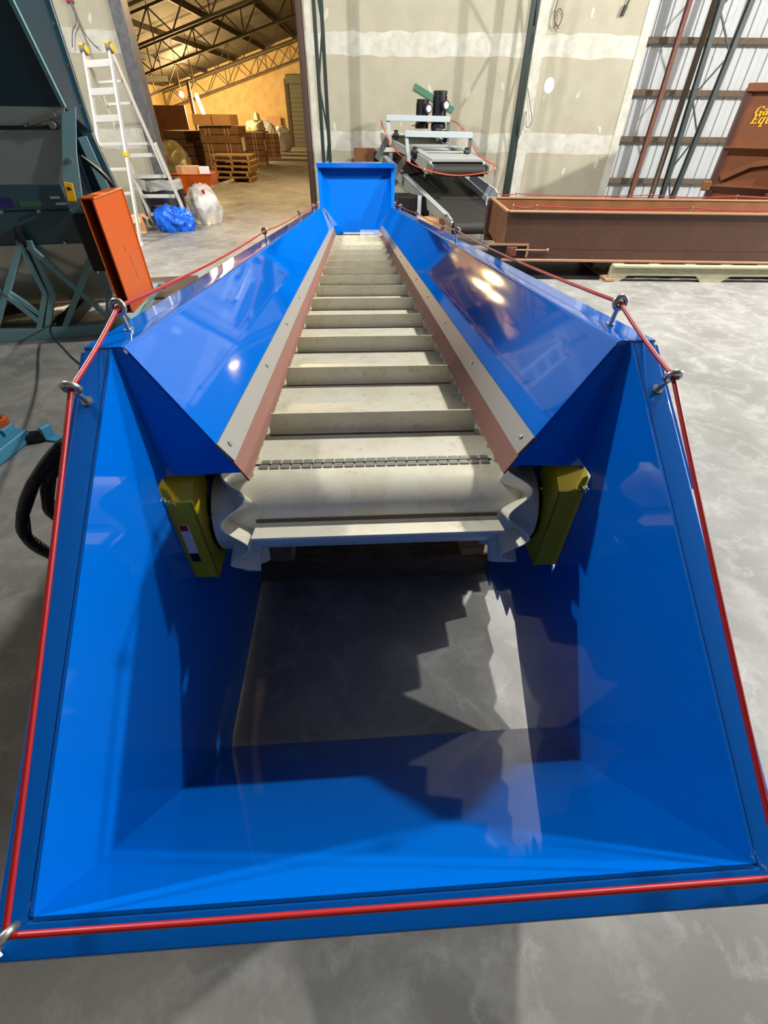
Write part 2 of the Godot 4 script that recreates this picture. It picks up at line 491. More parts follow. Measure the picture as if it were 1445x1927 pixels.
func shell() -> void:
	var b := MB.new()
	b.box(Vector3(1, -0.15, -10.0), Vector3(34, 0.3, 58))
	structure("floor", b, M.floor)
	b = MB.new()
	b.box(Vector3(1.5, 7.25, 1.6), Vector3(24, 0.2, 34.2))
	structure("ceiling", b, M.ceiling)  # out of view; kept dark to hold back bounce light
	b = MB.new()
	b.box(Vector3(-10.1, 3.6, 4.0), Vector3(0.2, 7.2, 29))
	structure("wall_left", b, M.side_wall)
	b = MB.new()
	b.box(Vector3(1.5, 3.6, 18.6), Vector3(24, 7.2, 0.2))
	structure("wall_front", b, M.side_wall)  # out of view; set far back and dark to cut bounce
	b = MB.new()
	b.box(Vector3(13.4, 3.6, 2.0), Vector3(0.2, 7.2, 33.4))
	structure("wall_right", b, M.corrugated)
	# partition: the framed core, then each sheet of drywall, taped joints and mud spots as pieces on it
	var root := struct_root("wall_back", "unpainted drywall partition with taped joints and a tall opening")
	b = MB.new()
	for r in [[-14.4, -4.36, 0.0, 7.2], [-1.38, 4.17, 0.0, 7.2], [-4.36, -1.38, 3.28, 7.2]]:
		b.box(w((r[0] + r[1]) * 0.5, (r[2] + r[3]) * 0.5, D + 0.09), Vector3(r[1] - r[0], r[3] - r[2], 0.14))
	part("framing_core", b, M.side_wall, root)
	var rows := [[0.0, 1.22], [1.22, 2.44], [2.44, 3.66], [3.66, 4.88], [4.88, 6.1], [6.1, 7.2]]
	for k in rows.size():
		var spans := [[-10.0, -7.6], [-7.6, -4.36], [-1.38, 2.42], [2.42, 4.17]] if k % 2 == 0 else [[-10.0, -6.4], [-6.4, -4.36], [-1.38, 2.42], [2.42, 4.17]]
		if k >= 3: spans.append([-4.36, -1.38])
		for s in spans:
			var m := MB.new()
			m.box(w((s[0] + s[1]) * 0.5, (rows[k][0] + rows[k][1]) * 0.5, D + 0.01), Vector3(s[1] - s[0] - 0.004, rows[k][1] - rows[k][0] - 0.004, 0.02), Basis(), 0.003)
			part("drywall_sheet", m, M.drywall, root)
	b = MB.new()
	b.box(w(-2.87, 3.47, D + 0.01), Vector3(2.97, 0.37, 0.02), Basis(), 0.003)
	part("drywall_sheet", b, M.drywall, root)
	var rng := RandomNumberGenerator.new()
	rng.seed = 5
	for y in [1.22, 2.44, 3.66, 4.88]:
		for s in [[-10.0, -4.37], [-1.37, 4.16]]: ragged(root, rng, s[0], y, s[1], y, 0.15)
	ragged(root, rng, 2.44, 0.0, 2.44, 6.1, 0.09)
	ragged(root, rng, -6.4, 1.22, -6.4, 2.44, 0.11)
	ragged(root, rng, -1.30, 0.0, -1.30, 3.4, 0.05)
	# corner bead, a clean straight white band
	b = MB.new()
	b.box(w(4.105, 3.4, D - 0.004), Vector3(0.14, 6.8, 0.012), Basis(), 0.003)
	part("corner_bead", b, M.compound, root)
	# mud spots over the screws
	var spots := []
	for gx in 9:
		for gy in 6:
			spots.append([-1.05 + gx * 0.61 + rng.randf_range(-0.1, 0.1), 0.35 + gy * 0.5 + rng.randf_range(-0.12, 0.12)])
	for gx in 4:
		for gy in 5: spots.append([-7.0 + gx * 0.75 + rng.randf_range(-0.12, 0.12), 0.4 + gy * 0.55 + rng.randf_range(-0.1, 0.1)])
	for s in spots:
		if s[0] > 4.0: continue
		if rng.randf() < 0.45: continue
		var m := MB.new()
		var a := rng.randf_range(1.0, 2.2)
		var l := rng.randf_range(0.04, 0.085)
		var p := []
		for i in 12:
			var q := Vector2(cos(TAU * i / 12.0) * l, sin(TAU * i / 12.0) * l * 0.42) * rng.randf_range(0.8, 1.15)
			q = q.rotated(a)
			p.append(w(s[0] + q.x, s[1] + q.y, D))
		m.prism(p, Vector3(0, 0, 0.0036))
		part("mud_spot", m, M.compound, root)
	b = MB.new()
	var pp := []
	for i in 20: pp.append(w(2.72 + cos(TAU * i / 20.0) * 0.085, 1.98 + sin(TAU * i / 20.0) * 0.1, D))
	b.prism(pp, Vector3(0, 0, 0.003))
	part("mud_patch", b, M.white, root)
	# steel lining of the opening
	b = MB.new()
	b.box(w(-4.27, 1.62, D + 0.06), Vector3(0.20, 3.24, 0.26), Basis(), 0.006)
	structure("trim_1", b, M.jamb)
	b = MB.new()
	b.box(w(-1.43, 1.62, D + 0.06), Vector3(0.09, 3.24, 0.26), Basis(), 0.006)
	structure("trim_2", b, M.jamb_brown)
	b = MB.new()
	b.box(w(-2.87, 3.22, D + 0.06), Vector3(3.0, 0.14, 0.26), Basis(), 0.006)
	structure("trim_3", b, M.jamb_brown)
	# return wall and outer wall of corrugated sheet
	b = MB.new()
	b.box(w(4.08, 3.6, 12.6), Vector3(0.16, 7.2, 4.1))
	structure("wall_return", b, M.side_wall)
	var outer := struct_root("wall_outer", "white corrugated steel outer wall with timber girts")
	b = MB.new()
	b.box(w(8.8, 3.6, 14.75), Vector3(9.4, 7.2, 0.1))
	part("backing", b, M.corrugated, outer)
	for k in 10:
		var m := MB.new()
		var x0 := 4.1 + k * 0.92
		var p := []
		var q := []
		for r in 3:
			var u := x0 + r * 0.3067
			for s in [[0.0, 0.0], [0.10, 0.0], [0.105, 0.004], [0.20, 0.004], [0.205, 0.0], [0.245, 0.0], [0.262, 0.035], [0.288, 0.035]]:
				p.append(Vector3(u + s[0], 0.0, -(14.6 - s[1])))
		p.append(Vector3(x0 + 0.915, 0, -14.6))
		for i in range(p.size() - 1, -1, -1): q.append(p[i] + Vector3(0, 0, -0.006))
		m.prism(p + q, Vector3(0, 6.9, 0))
		part("corrugated_panel", m, M.corrugated, outer)
	for y in [0.36, 1.19, 2.03, 2.88, 3.72, 4.6]:
		var m := MB.new()
		m.box(w(8.75, y, 14.47), Vector3(9.3, 0.11, 0.10), Basis(), 0.006)
		part("girt", m, M.dark_wood, outer)

func ragged(root: Node, rng: RandomNumberGenerator, x0: float, y0: float, x1: float, y1: float, half: float) -> void:
	var m := MB.new()
	var a := Vector2(x0, y0)
	var c := Vector2(x1, y1)
	var n := int(a.distance_to(c) / 0.16) + 2
	var d := (c - a).normalized()
	var o := Vector2(-d.y, d.x)
	var top := []
	var bot := []
	for i in n:
		var p := a.lerp(c, float(i) / (n - 1))
		var u := p + o * half * rng.randf_range(0.78, 1.05)
		var l := p - o * half * rng.randf_range(0.78, 1.05)
		top.append(w(u.x, u.y, D))
		bot.push_front(w(l.x, l.y, D))
	m.prism(top + bot, Vector3(0, 0, 0.0018 if y0 == y1 else 0.0028))
	part("joint_compound", m, M.compound, root)

# ------------------------------------------------------------------ steel columns
func lattice(called: String, label: String, base: Vector3, dx: Vector3, h: float, gap: float, sz: float, gap_top := -1.0) -> void:
	var t := thing(called, label, "column", base)
	if gap_top < 0.0: gap_top = gap
	for s in [-0.5, 0.5]:
		var b := MB.new()
		b.bar(dx * gap * s, dx * gap_top * s + Vector3(0, h, 0), sz, sz, Vector3.RIGHT, 0.004)
		part("chord", b, M.post, t)
	var n := int(h / 0.62)
	for i in n:
		var b := MB.new()
		var s := 0.5 if i % 2 == 0 else -0.5
		b.bar(dx * lerpf(gap, gap_top, float(i) / n) * s + Vector3(0, i * h / n, 0), -dx * lerpf(gap, gap_top, (i + 1.0) / n) * s + Vector3(0, (i + 1) * h / n, 0), 0.028, 0.028)
		part("lacing_bar", b, M.post, t)
	var b := MB.new()
	b.box(Vector3(0, 0.008, 0), Vector3(gap + 0.16, 0.016, 0.24))
	part("base_plate", b, M.post, t)

func columns() -> void:
	lattice("steel_column", "dark green laced steel column behind the far blue hopper, left of the drywall", w(-1.05, 0, 9.75), Vector3(1, 0, -0.25).normalized(), 7.1, 0.11, 0.055)
	lattice("steel_column", "dark green laced steel column on the drywall behind the grey belt machine", w(2.17, 0, 9.95), Vector3(0.45, 0, -1).normalized(), 7.1, 0.30, 0.06)
	lattice("steel_column", "dark green double column leaning apart in front of the corrugated wall", w(6.85, 0, 13.3), Vector3(1, 0, 0), 7.1, 0.26, 0.10, 0.95)
	var b := MB.new()
	b.bar(w(5.93, 0, 13.3), w(5.93, 7.1, 13.3), 0.09, 0.09, Vector3.RIGHT, 0.006)
	tag(part("steel_pole", b, M.rust, self), "rusty brown steel pole standing beside the white drywall end", "pole")
	b = MB.new()
	b.bar(w(6.55, 0, 13.5), w(6.50, 7.1, 13.5), 0.09, 0.10, Vector3.RIGHT, 0.006)
	tag(part("timber_post", b, M.dark_wood, self), "brown timber post against the dark green double column", "post")

# ------------------------------------------------------------------ warehouse beyond the opening
func far_hall() -> void:
	var b := MB.new()
	b.box(w(-6, 3.6, 38.4), Vector3(22, 8.4, 0.3))
	structure("wall_far", b, M.block)
	b = MB.new()
	b.box(w(-14.2, 2.2, 24.5), Vector3(0.3, 6.0, 28.5))
	structure("wall_hall", b, M.block)
	b = MB.new()
	b.box(w(3.9, 4.0, 24.5), Vector3(0.3, 9.0, 28.0))
	structure("wall_hall", b, M.block)
	b = MB.new()
	b.prism([Vector3(-14.4, 2.75, -10.75), Vector3(4.2, 7.68, -10.75), Vector3(4.2, 7.8, -10.75), Vector3(-14.4, 2.87, -10.75)], Vector3(0, 0, -27.9))
	structure("ceiling", b, M.roof)
	# purlins
	for k in 9:
		var x := -13.0 + k * 1.85
		b = MB.new()
		b.box(w(x, 2.66 + 0.265 * (x + 14.4), 24.6), Vector3(0.08, 0.16, 27.8))
		structure("trim_%d" % (4 + k), b, M.truss)
	var unit := BoxMesh.new()
	unit.size = Vector3.ONE
	var where := ["nearest the opening", "second in from the opening", "third in from the opening", "fourth in from the opening", "against the far block wall"]
	var fs := [17.5, 21.5, 26.0, 31.0, 37.6]
	for i in 5:
		var f: float = fs[i]
		var t := thing("roof_truss", "sloping brown steel roof truss in the warm hall, " + where[i], "truss", Vector3(0, 0, -f), 0.0)
		var lo := Vector3(-13.9, 1.82, 0)
		var hi := Vector3(3.6, 1.82 + 0.265 * 17.5, 0)
		var up := Vector3(0, 0.72, 0)
		for s in [0.0, 1.0]:
			b = MB.new()
			b.bar(lo + up * s, hi + up * s, 0.09, 0.07, Vector3.UP)
			part("top_chord" if s > 0.5 else "bottom_chord", b, M.truss, t)
		var n := 26
		for k in n:
			var a := lo.lerp(hi, float(k) / n) + up * (0.0 if k % 2 == 0 else 1.0)
			var c := lo.lerp(hi, float(k + 1) / n) + up * (1.0 if k % 2 == 0 else 0.0)
			var B := MB.frame(c - a)
			B = Basis(B.x * 0.04, B.y * 0.04, B.z * a.distance_to(c))
			piece("web_bar", unit, M.truss, t, Transform3D(B, (a + c) * 0.5))
			if k % 3 == 0:
				var e := lo.lerp(hi, float(k) / n)
				piece("web_bar", unit, M.truss, t, Transform3D(Basis(Vector3(0.04, 0, 0), Vector3(0, 0.72, 0), Vector3(0, 0, 0.04)), e + up * 0.5))
	# roll-up door in the far wall
	var d := struct_root("door_1", "tall grey roll-up door in the far warm wall")
	b = MB.new()
	for k in 14: b.box(w(-5.0, 0.11 + k * 0.215, 38.2), Vector3(2.4, 0.205, 0.06), Basis(), 0.012)
	part("curtain", b, M.hall_door, d)
	b = MB.new()
	b.box(w(-6.36, 1.6, 38.16), Vector3(0.22, 3.3, 0.14))
	b.box(w(-3.7, 1.6, 38.16), Vector3(0.22, 3.3, 0.14))
	part("door_frame", b, M.truss, d)
	b = MB.new()
	b.box(w(-5.0, 3.22, 38.1), Vector3(2.7, 0.42, 0.3), Basis(), 0.03)
	part("drum_cover", b, M.hall_door, d)
	# lit fittings
	var t := thing("flood_light", "bright round warm lamp on the left side of the hall, left of the timber post", "lamp", w(-9.23, 2.21, 27.0))
	b = MB.new()
	b.blob(Vector3.ZERO, Vector3(0.06, 0.08, 0.05), 4, 0.1, false, 10)
	part("glowing_bulb", b, M.glow, t)
	b = MB.new()
	b.lathe(Vector3(0, 0, -0.16), Vector3(0, 0, 1), [[0.03, -0.04], [0.11, 0.06]], 16)
	part("reflector", b, M.alum, t)
	b = MB.new()
	b.cyl(Vector3(0, 0.2, -0.15), Vector3(0, 1.91, -0.15), 0.012, 6)
	part("stem", b, M.truss, t)
	warm(Vector3(0, 0, 0.35), 15.0, 0.1, t)
	t = thing("tube_light", "bright upright warm tube lamp right of the hall's timber post", "lamp", w(-8.40, 1.77, 26.9))
	b = MB.new()
	b.cyl(Vector3(-0.14, 0.42, 0), Vector3(0.12, -0.50, 0), 0.05, 10)
	part("glowing_tube", b, M.glow, t)
	b = MB.new()
	b.bar(Vector3(-0.14, 0.5, -0.12), Vector3(0.14, -0.65, -0.12), 0.02, 0.36, Vector3(0, 0, 1))
	part("backing_sheet", b, M.pale_beam, t)
	b = MB.new()
	b.cyl(Vector3(-0.13, 0.45, -0.10), Vector3(-0.13, 2.56, -0.10), 0.012, 6)
	part("hanger", b, M.truss, t)
	warm(Vector3(0.25, 0, 0.45), 24.0, 0.1, t)
	# unseen lamps of the hall, placed to light its far wall and floor
	for s in [[-10.5, 3.0, 33.0, 60.0, "unseen warm lamp hung at the far left eave of the hall"], [-2.6, 4.4, 15.0, 30.0, "unseen warm lamp hung high in the hall behind the opening's header"]]:
		t = thing("unseen_hall_lamp", s[4], "lamp", w(s[0], s[1], s[2]))
		b = MB.new()
		b.lathe(Vector3.ZERO, Vector3.UP, [[0.2, 0.0], [0.06, 0.16], [0.0, 0.16]], 16)
		part("shade", b, M.alum, t)
		b = MB.new()
		var drop: float = 2.75 + 0.265 * (s[0] + 14.4) - s[1]
		b.cyl(Vector3(0, 0.14, 0), Vector3(0, drop, 0), 0.012, 6)
		part("hanger", b, M.truss, t)
		b = MB.new()
		b.cyl(Vector3(0, 0.01, 0), Vector3(0, 0.02, 0), 0.16, 16)
		part("lens", b, M.glow, t)
		warm(Vector3(0, -0.12, 0), s[3], 0.15, t)
	# pale beam with its V brace, dark board below
	t = thing("hanging_frame", "pale steel beam with a V brace hanging just inside the opening", "beam", w(-7.25, 2.33, 18.5))
	b = MB.new()
	b.bar(Vector3(-1.0, -0.02, 0), Vector3(0.62, 0.02, 0), 0.12, 0.12)
	part("beam", b, M.pale_beam, t)
	b = MB.new()
	b.bar(Vector3(-0.75, -0.05, 0), Vector3(-0.2, -0.42, 0), 0.05, 0.05)
	b.bar(Vector3(-0.2, -0.42, 0), Vector3(0.35, -0.2, 0), 0.05, 0.05)
	b.bar(Vector3(-0.2, -0.42, 0), Vector3(-0.2, -0.05, 0), 0.05, 0.05)
	part("brace", b, M.pale_beam, t)
	for x in [-0.8, 0.5]:
		b = MB.new()
		b.cyl(Vector3(x, 0.04, 0), Vector3(x, 2.75 + 0.265 * (x - 7.25 + 14.4) - 2.33, 0), 0.012, 6)
		part("hanger", b, M.truss, t)
	t = thing("timber_post", "dark timber post between the two warm lamps in the hall", "post", w(-8.62, 0, 26.4))
	b = MB.new()
	b.bar(Vector3.ZERO, Vector3(0, 2.6, 0), 0.12, 0.12)
	part("shaft", b, M.dark_wood, t)
	b = MB.new()
	b.box(w(-10.2, 0.92, 25.6), Vector3(3.0, 1.84, 0.06))
	tag(part("plywood_board", b, M.tan_plate, self), "dark brown plywood sheet standing at the left of the hall", "board")

# ------------------------------------------------------------------ the blue conveyor
const PSI := 0.062413
const SL := 0.0938
const F0 := 0.8383
const FE := 7.3
var eao := Vector2(0.109, 0.786)
var ea := Vector2(0.8447, 0.5346)
var eb := Vector2(0.5474, -0.8367)

func v(x: float, y: float, f: float) -> Vector3:
	return Vector3(x, y, -f)
func t_at(x: float, y: float, f: float) -> Vector3:   # a point carried along the trough from its near end
	return Vector3(x, y - SL * (f - F0), -f)
func bx(x: float, a: float, b: float, lift := 0.0) -> Vector3:   # chute: along the rim, down the wall
	var q := eao + ea * a + eb * (b - lift)
	return Vector3(x, q.y + 0.010 * (x / 0.49) * (1.0 - a / 0.863), -q.x)

func cut(poly: Array, o: Vector2, n: Vector2) -> Array:   # keeps the side of a convex outline (f, y) that n points to
	var out := []
	for i in poly.size():
		var a: Vector2 = poly[i]
		var c: Vector2 = poly[(i + 1) % poly.size()]
		var da := (a - o).dot(n)
		var dc := (c - o).dot(n)
		if da >= 0.0: out.append(a)
		if da * dc < 0.0: out.append(a.lerp(c, da / (da - dc)))
	return out

func side_pieces(x: float) -> Array:   # the chute side round its bearing slot
	var q := []
	for c in [[0.0, 0.0], [0.863, 0.0], [0.863, 0.9], [0.0, 0.9]]:
		var p := bx(x, c[0], c[1])
		q.append(Vector2(-p.z, p.y))
	var mid := cut(cut(q, Vector2(0.797, 0), Vector2(1, 0)), Vector2(1.03, 0), Vector2(-1, 0))
	var sets := [cut(q, Vector2(0.797, 0), Vector2(-1, 0)), cut(q, Vector2(1.03, 0), Vector2(1, 0)), cut(mid, Vector2(0, 0.953), Vector2(0, 1)), cut(cut(mid, Vector2(0.835, 0), Vector2(-1, 0)), Vector2(0.797, 0.604), Vector2(1.1, -1)), cut(cut(mid, Vector2(0.835, 0), Vector2(1, 0)), Vector2(0, 0.646), Vector2(0, -1))]
	var out := []
	for e in sets:
		if e.size() < 3: continue
		var pts := []
		for c in e: pts.append(v(x, c.y, c.x))
		out.append(pts)
	return out

func eye_bolt(root: Node, base: Vector3, up: Vector3, along: Vector3, h := 0.034) -> Vector3:
	var b := MB.new()
	b.cyl(base - up * 0.012, base + up * h, 0.0052, 10)
	b.cyl(base - up * 0.002, base + up * 0.004, 0.010, 6)
	var c := base + up * (h + 0.012)
	b.ring(c, along, 0.0115, 0.0056, 22, 9)
	part("eye_bolt", b, M.steel, root, "steel eye bolt")
	return c

func belt_path() -> Array:   # [s, point(y, f), normal(y, f)] from the far end over the top to the head pulley and back below
	var out := []
	var R := 0.113
	var fp := 0.96
	var yt := 0.88 - SL * (fp - F0)
	var slope := Vector2(-SL, 1.0).normalized()     # (y, f) going away
	var nrm := Vector2(1.0, SL).normalized()
	var c := Vector2(yt, fp) - nrm * R
	var L := (FE + 0.2 - fp) / slope.y
	var n := int(L / 0.00686)
	for i in n + 1:
		var s := L * i / n
		out.append([s - L, Vector2(yt, fp) + slope * (L - s), nrm])
	var arc := PI * R
	var m := 60
	for i in range(1, m + 1):
		var a := PI * i / m
		var d := nrm * cos(a) - slope * sin(a)
		out.append([R * a, c + d * R, d])
	for i in range(1, 301):
		out.append([arc + i * 0.008, c - nrm * R + slope * (i * 0.008), -nrm])
	return out

func at_path(path: Array, s: float) -> Array:
	for i in range(1, path.size()):
		if path[i][0] >= s: return path[i]
	return path[path.size() - 1]

func conveyor() -> void:
	var root := thing("cleated_conveyor", "long blue conveyor with white cleated belt and open square chute at near end", "conveyor", Vector3(0.0379, 0, 0), PSI)
	var b: MB
	# --- chute
	for s in [-1.0, 1.0]:
		b = MB.new()
		var th := Vector3(0.005 * s, 0, 0)
		var x: float = 0.49 * s
		for r in side_pieces(x):
			b.prism(r, th)
		part("chute_side_panel", b, M.blue, root)
		# rim flange with a soft bend and a turned-down lip
		b = MB.new()
		var rows := []
		for k in 13:
			var a := -0.008 + 0.871 * k / 12.0
			var row := []
			for q in [[0.0, 0.012], [0.0012, 0.006], [0.0042, 0.0018], [0.009, 0.0], [0.045, 0.0], [0.0485, 0.0015], [0.050, 0.005], [0.050, 0.030]]:
				row.append(bx(x + s * q[0], a, q[1]))
			rows.append(row)
		b.grid(rows, Vector3(s * 0.2, 1, 0.4))
		for q in [0.0]:
			b.prism([bx(x + s * 0.004, 0.0, 0.004), bx(x + s * 0.046, 0.0, 0.004), bx(x + s * 0.046, 0.863, 0.004), bx(x + s * 0.004, 0.863, 0.004)], Vector3(0, -0.003, 0.002))
		part("rim_flange", b, M.blue, root)
		# joint bar with bolts on the outside
		b = MB.new()
		b.prism([bx(x + s * 0.052, 0.56, 0.012), bx(x + s * 0.062, 0.56, 0.012), bx(x + s * 0.062, 0.863, 0.012), bx(x + s * 0.052, 0.863, 0.012)], bx(0, 0, 0.09) - bx(0, 0, 0.0))
		part("joint_bar", b, M.blue, root)
		for a in [0.60, 0.70, 0.81]:
			b = MB.new()
			var p := bx(x + s * 0.062, a, 0.03)
			b.cyl(p, p + Vector3(s * 0.008, 0, 0), 0.010, 6)
			part("joint_bolt", b, M.steel, root, "small steel bolt head")
	b = MB.new()
	b.prism([bx(-0.49, 0, 0), bx(0.49, 0, 0), bx(0.49, 0, 0.9), bx(-0.49, 0, 0.9)], Vector3(0, -0.003, 0.004))
	part("chute_front_panel", b, M.blue, root)
	b = MB.new()
	var fr := []
	for k in 21:
		var x := -0.545 + 1.09 * k / 20.0
		var row := []
		for q in [[0.0, 0.012], [-0.0012, 0.006], [-0.0042, 0.0018], [-0.009, 0.0], [-0.045, 0.0], [-0.0485, 0.0015], [-0.050, 0.005], [-0.050, 0.035]]:
			row.append(bx(x, q[0], q[1]))
		fr.append(row)
	b.grid(fr, Vector3(0, 1, 0.6))
	part("front_flange", b, M.blue, root)
	# --- trough sides
	var T := [Vector2(0.466, 1.2474), Vector2(0.3524, 1.035), Vector2(0.3235, 0.990), Vector2(0.2976, 0.937)]
	for s in [-1.0, 1.0]:
		b = MB.new()
		# sloping plate
		var out := Vector3(s * 0.0035, -0.002, 0)
		b.prism([t_at(s * T[0].x, T[0].y, F0), t_at(s * 0.338, 1.008, F0), t_at(s * 0.338, 1.008, FE), t_at(s * T[0].x, T[0].y, FE)], out)
		part("trough_plate", b, M.blue, root)
		# top flange: rounded bend, seam, outer plate
		b = MB.new()
		var rows := []
		for k in 27:
			var f := F0 + (FE - F0) * k / 26.0
			var row := []
			for q in [[0.4625, 1.2405], [0.4645, 1.2450], [0.468, 1.2480], [0.473, 1.2490], [0.493, 1.2490]]:
				row.append(t_at(s * q[0], q[1], f))
			rows.append(row)
		b.grid(rows, Vector3(0, 1, 0))
		part("trough_flange", b, M.blue, root)
		b = MB.new()
		b.prism([t_at(s * 0.4945, 1.2490, F0), t_at(s * 0.540, 1.2490, F0), t_at(s * 0.540, 1.2490, FE), t_at(s * 0.4945, 1.2490, FE)], Vector3(0, -0.006, 0))
		b.prism([t_at(s * 0.4945, 1.244, F0 + 0.01), t_at(s * 0.5, 1.244, F0 + 0.01), t_at(s * 0.5, 1.244, FE), t_at(s * 0.4945, 1.244, FE)], Vector3(0, -0.40, 0))
		b.prism([t_at(s * 0.4945, 0.844, F0 + 0.34), t_at(s * 0.54, 0.844, F0 + 0.34), t_at(s * 0.54, 0.844, FE), t_at(s * 0.4945, 0.844, FE)], Vector3(0, -0.006, 0))
		part("side_rail", b, M.blue, root)
		# end plate closing the trough side
		b = MB.new()
		b.prism([v(s * 0.49, 1.247, F0), v(s * 0.466, 1.247, F0), v(s * 0.3524, 1.035, F0), v(s * 0.312, 0.958, F0), v(s * 0.49, 0.952, F0)], Vector3(0, 0, -0.004))
		part("end_plate", b, M.blue, root)
		# steel clamping strip and rubber skirt
		b = MB.new()
		b.prism([t_at(s * T[1].x, T[1].y, F0 - 0.003), t_at(s * T[2].x, T[2].y, F0 - 0.003), t_at(s * T[2].x, T[2].y, FE), t_at(s * T[1].x, T[1].y, FE)], Vector3(-s * 0.003, 0.0018, 0))
		part("clamp_strip", b, M.strip, root, "grey steel clamping strip")
		b = MB.new()
		b.prism([t_at(s * (T[1].x + 0.001), T[1].y, F0 - 0.004), t_at(s * T[2].x, T[2].y - 0.001, F0 - 0.004), t_at(s * T[2].x, T[2].y - 0.001, FE), t_at(s * (T[1].x + 0.001), T[1].y, FE)], Vector3(s * 0.003, -0.0018, 0))
		b.prism([t_at(s * T[2].x, T[2].y, F0 - 0.004), t_at(s * T[3].x, T[3].y, F0 - 0.004), t_at(s * T[3].x, T[3].y, FE), t_at(s * T[2].x, T[2].y, FE)], Vector3(s * 0.004, -0.0018, 0))
		part("rubber_skirt", b, M.rubber, root, "dull pink rubber skirt")
		var f := F0 + 0.035
		while f < FE:
			b = MB.new()
			var p := t_at(s * 0.339, 1.0135, f)
			var n := Vector3(-s * 0.86, 0.51, 0)
			b.lathe(p, n, [[0.0075, 0.0], [0.0075, 0.004], [0.005, 0.0075], [0.0, 0.0085]], 10)
			part("screw", b, M.steel, root)
			f += 0.535
	# --- belt
	var path := belt_path()
	b = MB.new()
	var rows := []
	for i in range(0, path.size(), 4):
		var q: Vector2 = path[i][1]
		var row := []
		for x in [-0.42, -0.3, -0.15, 0.0, 0.15, 0.3, 0.42]: row.append(v(x, q.x, q.y))
		rows.append(row)
	for i in rows.size() - 1:
		var n0: Vector2 = path[i * 4][2]
		var n1: Vector2 = path[mini(i * 4 + 4, path.size() - 1)][2]
		var a := v(0, n0.x, n0.y)
		var c := v(0, n1.x, n1.y)
		for j in 6:
			b.tri(rows[i][j], rows[i][j + 1], rows[i + 1][j], a, a, c)
			b.tri(rows[i + 1][j], rows[i][j + 1], rows[i + 1][j + 1], c, a, c)
			b.tri(rows[i][j] - a * 0.005, rows[i][j + 1] - a * 0.005, rows[i + 1][j] - c * 0.005, -a, -a, -c)
			b.tri(rows[i + 1][j] - c * 0.005, rows[i][j + 1] - a * 0.005, rows[i + 1][j + 1] - c * 0.005, -c, -a, -c)
		for e in [0, 6]:
			b.face([rows[i][e], rows[i + 1][e], rows[i + 1][e] - c * 0.005, rows[i][e] - a * 0.005], Vector3(-1 if e == 0 else 1, 0, 0))
	var belt := part("belt", b, M.belt, root, "off-white flat belt")
	# corrugated side walls of the belt
	var hc := 0.064
	for s in [-1.0, 1.0]:
		b = MB.new()
		var r0 := []
		var r1 := []
		for i in path.size():
			var q: Vector2 = path[i][1]
			var n: Vector2 = path[i][2]
			var off := 0.030 * sin(TAU * path[i][0] / 0.0823 + 0.6)
			var A := []
			var C := []
			for hh in [0.0, 0.5, 1.0]:
				var p: Vector2 = q + n * hc * hh
				A.append(v(s * 0.350 + off - 0.0018, p.x, p.y))
				C.append(v(s * 0.350 + off + 0.0018, p.x, p.y))
			r0.append(A)
			r1.append(C)
		b.grid(r0, Vector3.ZERO, false)
		b.grid(r1, Vector3.ZERO, true)
		for i in path.size() - 1:
			var n: Vector2 = path[i][2]
			b.face([r0[i][2], r0[i + 1][2], r1[i + 1][2], r1[i][2]], v(0, n.x, n.y))
		part("corrugated_side_wall", b, M.belt, belt)
	# cleats
	var cleat_s := []
	for k in 16: cleat_s.append(-(1.188 + 0.4117 * k - 0.96) * 1.0044)
	cleat_s.append_array([0.155, 0.57, 0.98, 1.39, 1.8, 2.2])
	for s in cleat_s:
		var e := at_path(path, s)
		var q: Vector2 = e[1]
		var n: Vector2 = e[2]
		var t := Vector2(-n.y, n.x)
		b = MB.new()
		var pr := []
		for c in [[-0.012, 0.0], [-0.004, 0.008], [-0.0025, hc], [0.0025, hc], [0.004, 0.008], [0.012, 0.0]]:
			var p: Vector2 = q + n * c[1] + t * c[0]
			pr.append(v(-0.312, p.x, p.y))
		b.prism(pr, Vector3(0.624, 0, 0))
		part("cleat", b, M.belt, belt)
		b = MB.new()
		var pd := []
		for c in [[-0.020, 0.0], [-0.020, 0.0012], [0.020, 0.0012], [0.020, 0.0]]:
			var p: Vector2 = q + n * c[1] + t * c[0]
			pd.append(v(-0.31, p.x, p.y))
		b.prism(pd, Vector3(0.62, 0, 0))
		part("grime_line", b, M.dirt, belt)
	# hinged metal belt fastener
	var ec := at_path(path, -0.036)
	for k in 22:
		var x := -0.312 + 0.0284 * (k + 0.5)
		for d in [-1.0, 1.0]:
			var q: Vector2 = ec[1]
			var n: Vector2 = ec[2]
			var t := Vector2(-n.y, n.x)
			var p: Vector2 = q + t * 0.0118 * d + n * 0.0015
			b = MB.new()
			b.box(v(x + 0.0016 * d, p.x, p.y), Vector3(0.0255, 0.004, 0.0215), Basis(Vector3.RIGHT, -0.0935), 0.0018)
			for o in [-0.007, 0.0, 0.007]:
				var c := v(x + o, p.x + 0.002, p.y)
				b.cyl(c, c + Vector3(0, 0.0012, 0), 0.0016, 6)
			part("fastener_plate", b, M.clip, belt, "grey metal belt fastener plate")
	b = MB.new()
	var hq: Vector2 = ec[1]
	b.cyl(v(-0.335, hq.x + 0.002, hq.y), v(0.318, hq.x + 0.002, hq.y), 0.002, 6)
	part("fastener_pin", b, M.black, belt)
	# head pulley and shaft
	b = MB.new()
	var pc := v(0, 0.7556, 0.96)
	b.cyl(pc + Vector3(-0.425, 0, 0), pc + Vector3(0.425, 0, 0), 0.107, 32)
	b.cyl(pc + Vector3(-0.60, 0, 0), pc + Vector3(0.60, 0, 0), 0.025, 16)
